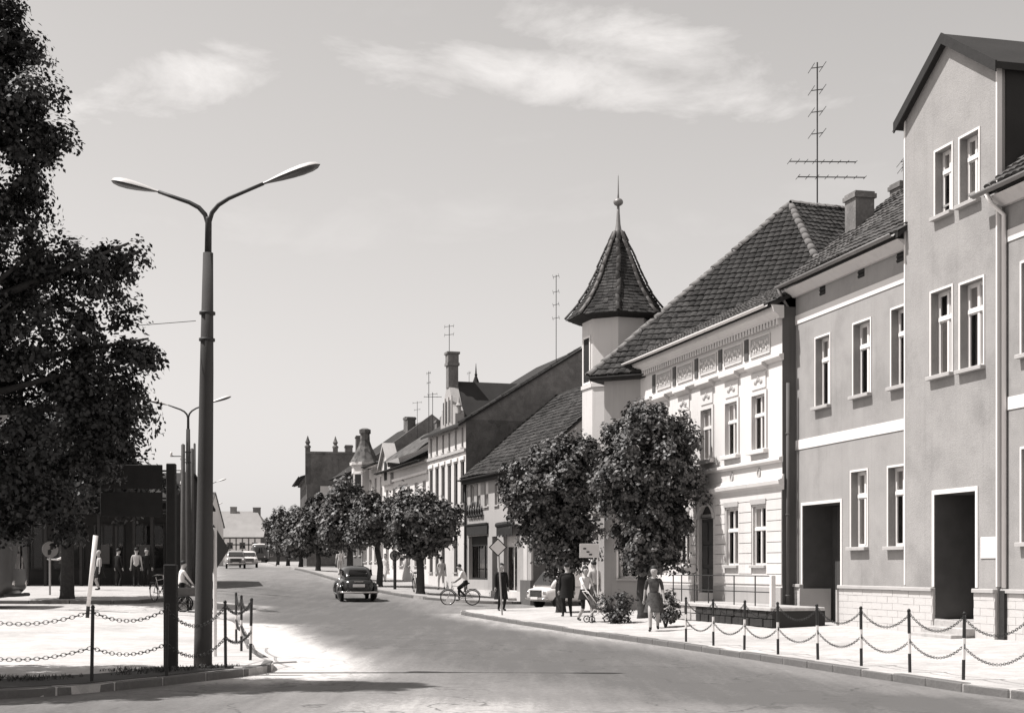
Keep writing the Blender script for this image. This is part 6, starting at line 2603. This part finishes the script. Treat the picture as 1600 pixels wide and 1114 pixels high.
def person(label, px, Y, yaw, h=1.74, ankles=None, wrists=None, pelvis=(0, 0, .93), lean=.03, top=M_CLOTHW, bottom=M_CLOTHD, sleeves='short', legs='long', hair=M_HAIRD, hairlen=0,
           skirt=None, coat=None, build=1.0, zoff=0.0, shoe=M_SHOE, headturn=0.0, X=None):
    X = PX(px, Y) if X is None else X
    ankles = ankles or [(-.1, .02, .085), (.1, .0, .085)]
    wrists = wrists or [(-.25, .06, .86), (.25, .06, .86)]
    pv = Vector(pelvis)

    def up(x, y, z):
        return pv + Vector((x, y * math.cos(lean) + z * math.sin(lean), z * math.cos(lean) - y * math.sin(lean)))
    V, E, Rr, zone = [], [], [], []

    def add(p, r, par=None, zn=None):
        V.append(Vector(p))
        Rr.append(r)
        if par is not None:
            E.append((par, len(V) - 1))
            zone.append(zn)
        return len(V) - 1
    b = build
    p0 = add(pv, .125 * b)
    w_ = add(up(0, 0, .16), .118 * b, p0, 'top')
    c_ = add(up(0, .0, .36), .135 * b, w_, 'top')
    n0 = add(up(0, -.01, .52), .068, c_, 'top')
    n1 = add(up(0, .0, .575), .058, n0, 'skin')
    h0 = add(up(0, .03, .64), .086, n1, 'skin')
    h1 = add(up(0, .035, .715), .108, h0, 'skin')
    h2 = add(up(0, .02, .785), .085, h1, 'skin')
    hands = []
    for i, s in enumerate((-1, 1)):
        sh = add(up(s * .175 * b, -.01, .475), .062 * b, c_, 'top')
        el, wr = ik(V[sh], wrists[i], .285, .26, (s * .35, -.8, -.3))
        e = add(el, .045 * b, sh, 'top' if sleeves != 'none' else 'skin')
        wq = add(wr, .031, e, 'top' if sleeves == 'long' else 'skin')
        hd = (wr - el).normalized()
        add(wr + hd * .075, .034, wq, 'skin')
        hands.append((wr + hd * .085, hd, s))
    feet = []
    for i, s in enumerate((-1, 1)):
        hp = add(pv + Vector((s * .09, 0, -.05)), .098 * b, p0, 'bottom')
        kn, an = ik(V[hp], ankles[i], .435, .425, (s * .05, 1, .1))
        k = add(kn, .064 * b, hp, 'bottom' if legs in ('long', 'short') else 'skin')
        a = add(an, .043, k, 'bottom' if legs == 'long' else 'skin')
        tz = max(.035, an.z - .055)
        he = add(Vector((an.x, an.y - .03, an.z - .045)), .038, a, 'shoe')
        add(Vector((an.x + s * .02, an.y + .17, tz - .005)), .036, he, 'shoe')
    me = bpy.data.meshes.new('skeleton')
    me.from_pydata([tuple(v) for v in V], E, [])
    o = bpy.data.objects.new('skeleton', me)
    C.objects.link(o)
    sk = o.modifiers.new('skin', 'SKIN')
    sk.use_smooth_shade = True
    if not me.skin_vertices:
        me.skin_vertices.new()
    for i, r in enumerate(Rr):
        d = me.skin_vertices[0].data[i]
        d.radius = (r, r)
        d.use_root = (i == 0)
    ss = o.modifiers.new('sub', 'SUBSURF')
    ss.levels = ss.render_levels = 2
    PEOPLE.append(dict(o=o, V=V, E=E, zone=zone, hands=hands, head=(V[h0], V[h1], V[h2]), up=up, label=label, X=X, Y=Y, yaw=yaw, h=h, mats=[M_SKIN, top, bottom, shoe], hair=hair, hairlen=hairlen,
                       skirt=skirt, coat=coat, zoff=zoff, pv=pv, lean=lean, bottom=bottom, top=top))


WALK = [(-.09, .27, .10), (.09, -.24, .14)]
WALK2 = [(-.09, -.24, .14), (.09, .27, .10)]
person('man in a dark suit seen from behind, left of the pram group', 886, 47, .1, 1.76, ankles=[(-.12, .1, .085), (.12, -.08, .09)], top=M_CLOTHD, bottom=M_CLOTHD, sleeves='long', build=1.12,
       coat=(.62, .215))
person('woman in white blouse and dark shorts pushing the pram', 914, 43, math.radians(-150), 1.68, ankles=WALK, wrists=[(-.24, .24, .92), (.2, .44, .95)], top=M_CLOTHW, bottom=M_CLOTHD, legs='short', hairlen=1,
       skirt=(.72, .17, .2))
person('man in a pale jacket behind the woman with the pram', 930, 48.5, math.radians(30), 1.74, top=M_CLOTHL, bottom=M_CLOTHM, sleeves='long', lean=.12, build=1.08)
person('woman in a dark patterned dress walking towards the camera by the terrace', 1022, 37, math.radians(172), 1.68, ankles=WALK2, wrists=[(-.27, .1, .88), (.27, -.08, .88)], top=M_CLOTHP, bottom=M_CLOTHP, legs='bare',
       hairlen=1, hair=M_HAIRD, skirt=(.52, .17, .27))
person('dark-coated man standing behind the white diamond sign', 783, 53.5, math.radians(200), 1.76, top=M_CLOTHD, bottom=M_CLOTHD, sleeves='long', build=1.15, coat=(.42, .25))
person('cyclist in white shirt and dark trousers riding to the left', 0, BY, PI / 2 - .08, 1.72, X=BX, ankles=[(-.13, -.2, .46), (.13, .06, .28)], wrists=[(-.27, .20, 1.04), (.27, .20, 1.04)],
       pelvis=(0, -.27, 1.02), lean=.42, top=M_CLOTHW, bottom=M_CLOTHD, sleeves='short', zoff=-.12)
person('pedestrian in pale jacket walking away by the shop wall', 690, 74, .3, 1.72, ankles=WALK, top=M_CLOTHL, bottom=M_CLOTHL, sleeves='long')
person('pedestrian in white shirt beyond the black car', 531, 90, .3, 1.74, ankles=WALK2, top=M_CLOTHW, bottom=M_CLOTHL, sleeves='short')
person('distant woman in pale dress between the far tree trunks', 602, 84, math.radians(170), 1.65, ankles=WALK, top=M_CLOTHW, bottom=M_CLOTHW, legs='bare', skirt=(.5, .16, .26), hairlen=1)
person('fair-haired woman with a bag standing on the sunny left pavement', 155, 60.5, math.radians(120), 1.66, wrists=[(-.26, .05, .86), (.26, .12, .84)], top=M_CLOTHL, bottom=M_CLOTHD, sleeves='short', legs='bare', hair=M_HAIRL,
       hairlen=0, skirt=(.55, .17, .23))
person('man in white shirt pointing left beside the shaded tree trunk', 101, 59.5, math.radians(95), 1.75, wrists=[(-.2, .52, 1.32), (.26, .04, .86)], top=M_CLOTHW, bottom=M_CLOTHD, sleeves='short')
person('man in white shirt and dark trousers with the handcart near the lamp', 283, 49.3, math.radians(-60), 1.72, wrists=[(-.2, .3, .95), (.2, .38, .92)], ankles=WALK, top=M_CLOTHW, bottom=M_CLOTHD, sleeves='long', zoff=-.12, lean=.1)
person('shaded person in pale shirt under the canopy, left of the sign post', 213, 64.6, math.radians(10), 1.74, top=M_CLOTHL, bottom=M_CLOTHD, sleeves='short')
person('dark figure standing under the canopy next to the pale-shirted one', 229, 64.9, math.radians(190), 1.72, top=M_CLOTHD, bottom=M_CLOTHD, sleeves='long')
person('dark figure in front of the shaded shop window', 184, 64.9, math.radians(-30), 1.70, top=M_CLOTHD, bottom=M_CLOTHD, sleeves='long')

bpy.context.view_layer.update()
dg = bpy.context.evaluated_depsgraph_get()
for P in PEOPLE:
    ev = P['o'].evaluated_get(dg)
    em = ev.to_mesh()
    mb = MB()
    vs = [v.co.copy() for v in em.vertices]
    segs = [(P['V'][a], P['V'][b_], z) for (a, b_), z in zip(P['E'], P['zone'])]
    ZI = {'skin': 0, 'top': 1, 'bottom': 2, 'shoe': 3}
    fs, ms = [], []
    for f in em.polygons:
        c = Vector(f.center)
        best, bz = 1e9, 'top'
        for a, b_, z in segs:
            ab = b_ - a
            t = max(0, min(1, (c - a).dot(ab) / max(1e-9, ab.length_squared)))
            d = (c - a - ab * t).length
            if z == 'shoe':
                d *= .8
            if d < best:
                best, bz, bt = d, z, t
        fs.append(tuple(f.vertices))
        ms.append(ZI[bz])
    mb.v = [tuple(v) for v in vs]
    mb.f = fs
    mb.m = ms
    # five fingers on each hand
    for (q, hd, s) in P['hands']:
        side = hd.cross(Vector((0, 1, .2))).normalized()
        nrm = side.cross(hd)
        for k in range(4):
            o_ = side * (-.027 + k * .018)
            ln = (.062, .074, .07, .055)[k]
            mb.tube([q + o_ - hd * .02, q + o_ + hd * ln * .55, q + o_ + hd * ln + nrm * .02], [.0095, .009, .006], 6, 0)
        mb.tube([q - hd * .055 + side * -.03, q - hd * .02 + side * -.05 + nrm * .012, q + hd * .012 + side * -.055 + nrm * .02], [.011, .010, .007], 6, 0)
    # nose and ears
    h0, h1, h2 = P['head']
    upv = (h2 - h0).normalized()
    fw = Vector((0, 1, 0))
    mb.ball(h1 + fw * .094 - upv * .015, (.014, .02, .024), 6, 5, 0)
    for s in (-1, 1):
        mb.ball(h1 + Vector((s * .083, -.005, -.01)), (.012, .024, .034), 6, 5, 0)
    sc_ = P['h'] / 1.74
    root = thing('person', P['label'], 'person', (P['X'], P['Y'], g(P['X'], P['Y']) + P['zoff']), P['yaw'], 'people in the street')
    root.scale = (sc_, sc_, sc_)
    body = mb.build('body', P['mats'], root, True)
    em = None
    ev.to_mesh_clear()
    for s in (-1, 1):
        MB().ball(h1 + fw * .088 + Vector((s * .032, 0, .005)), (.007, .006, .005), 6, 5).build('eye', M_HAIRD, body)
    MB().box(h0.x - .022, h0.x + .022, h0.y + .068, h0.y + .078, h0.z - .002, h0.z + .006).build('mouth', M_CLOTHM, body)
    hb = MB()
    hb.ball(h1 + upv * .062 - fw * .036, (.102, .102, .088), 12, 8)
    if P['hairlen']:
        hb.ball(h1 - fw * .045 - upv * .01, (.108, .085, .12), 10, 7)
    hb.build('hair', P['hair'], root, True)
    if P['skirt']:
        z1, r0, r1 = P['skirt']
        zt_ = P['pv'].z + .12
        k = MB()
        prof = []
        for q in range(7):
            t = q / 6
            prof.append((r0 * (1 - t) * .92 + r1 * t, zt_ + (z1 - zt_) * t))
        vs2, fs2 = [], []
        for i, (r, z) in enumerate(prof):
            for n_ in range(18):
                a = 2 * PI * n_ / 18
                wv = 1 + .06 * (i / 6) * math.sin(n_ * 2.1)
                vs2.append((P['pv'].x + r * 1.05 * wv * math.cos(a), P['pv'].y + r * (.85 + .3 * i / 6) * wv * math.sin(a), z))
        for i in range(6):
            for n_ in range(18):
                n2 = (n_ + 1) % 18
                fs2.append((i * 18 + n_, i * 18 + n2, (i + 1) * 18 + n2, (i + 1) * 18 + n_))
        k.add(vs2, fs2)
        k.build('skirt', P['bottom'], root, True)
    if P['coat']:
        z1, r1 = P['coat']
        k = MB()
        zt_ = P['pv'].z + .46
        prof = [(.09, zt_), (.185, zt_ - .05), (.19, zt_ - .18), (.175, P['pv'].z + .12), (.19, P['pv'].z - .05), (r1, z1)]
        vs2, fs2 = [], []
        for (r, z) in prof:
            for n_ in range(16):
                a = 2 * PI * n_ / 16
                vs2.append((P['pv'].x + r * 1.12 * math.cos(a), P['pv'].y + r * .82 * math.sin(a), z))
        for i in range(len(prof) - 1):
            for n_ in range(16):
                n2 = (n_ + 1) % 16
                fs2.append((i * 16 + n_, i * 16 + n2, (i + 1) * 16 + n2, (i + 1) * 16 + n_))
        k.add(vs2, fs2)
        k.build('coat', P['top'], root, True)
for P in PEOPLE:
    m_ = P['o'].data
    bpy.data.objects.remove(P['o'])
    bpy.data.meshes.remove(m_)
# handbag of the fair-haired woman
bx_, by_ = PX(155, 60.5) - .22, 60.4
hb_ = thing('handbag', 'small handbag held by the fair-haired woman', 'bag', (bx_, by_, g(bx_, by_) + .42))
MB().bbox(-.14, .14, -.06, .06, 0, .24, .02).build('bag_body', M_CLOTHM, hb_)
MB().tube([(-.1, 0, .24), (-.06, 0, .38), (.06, 0, .38), (.1, 0, .24)], .01, 6).build('bag_handle', M_SHOE, hb_, True)
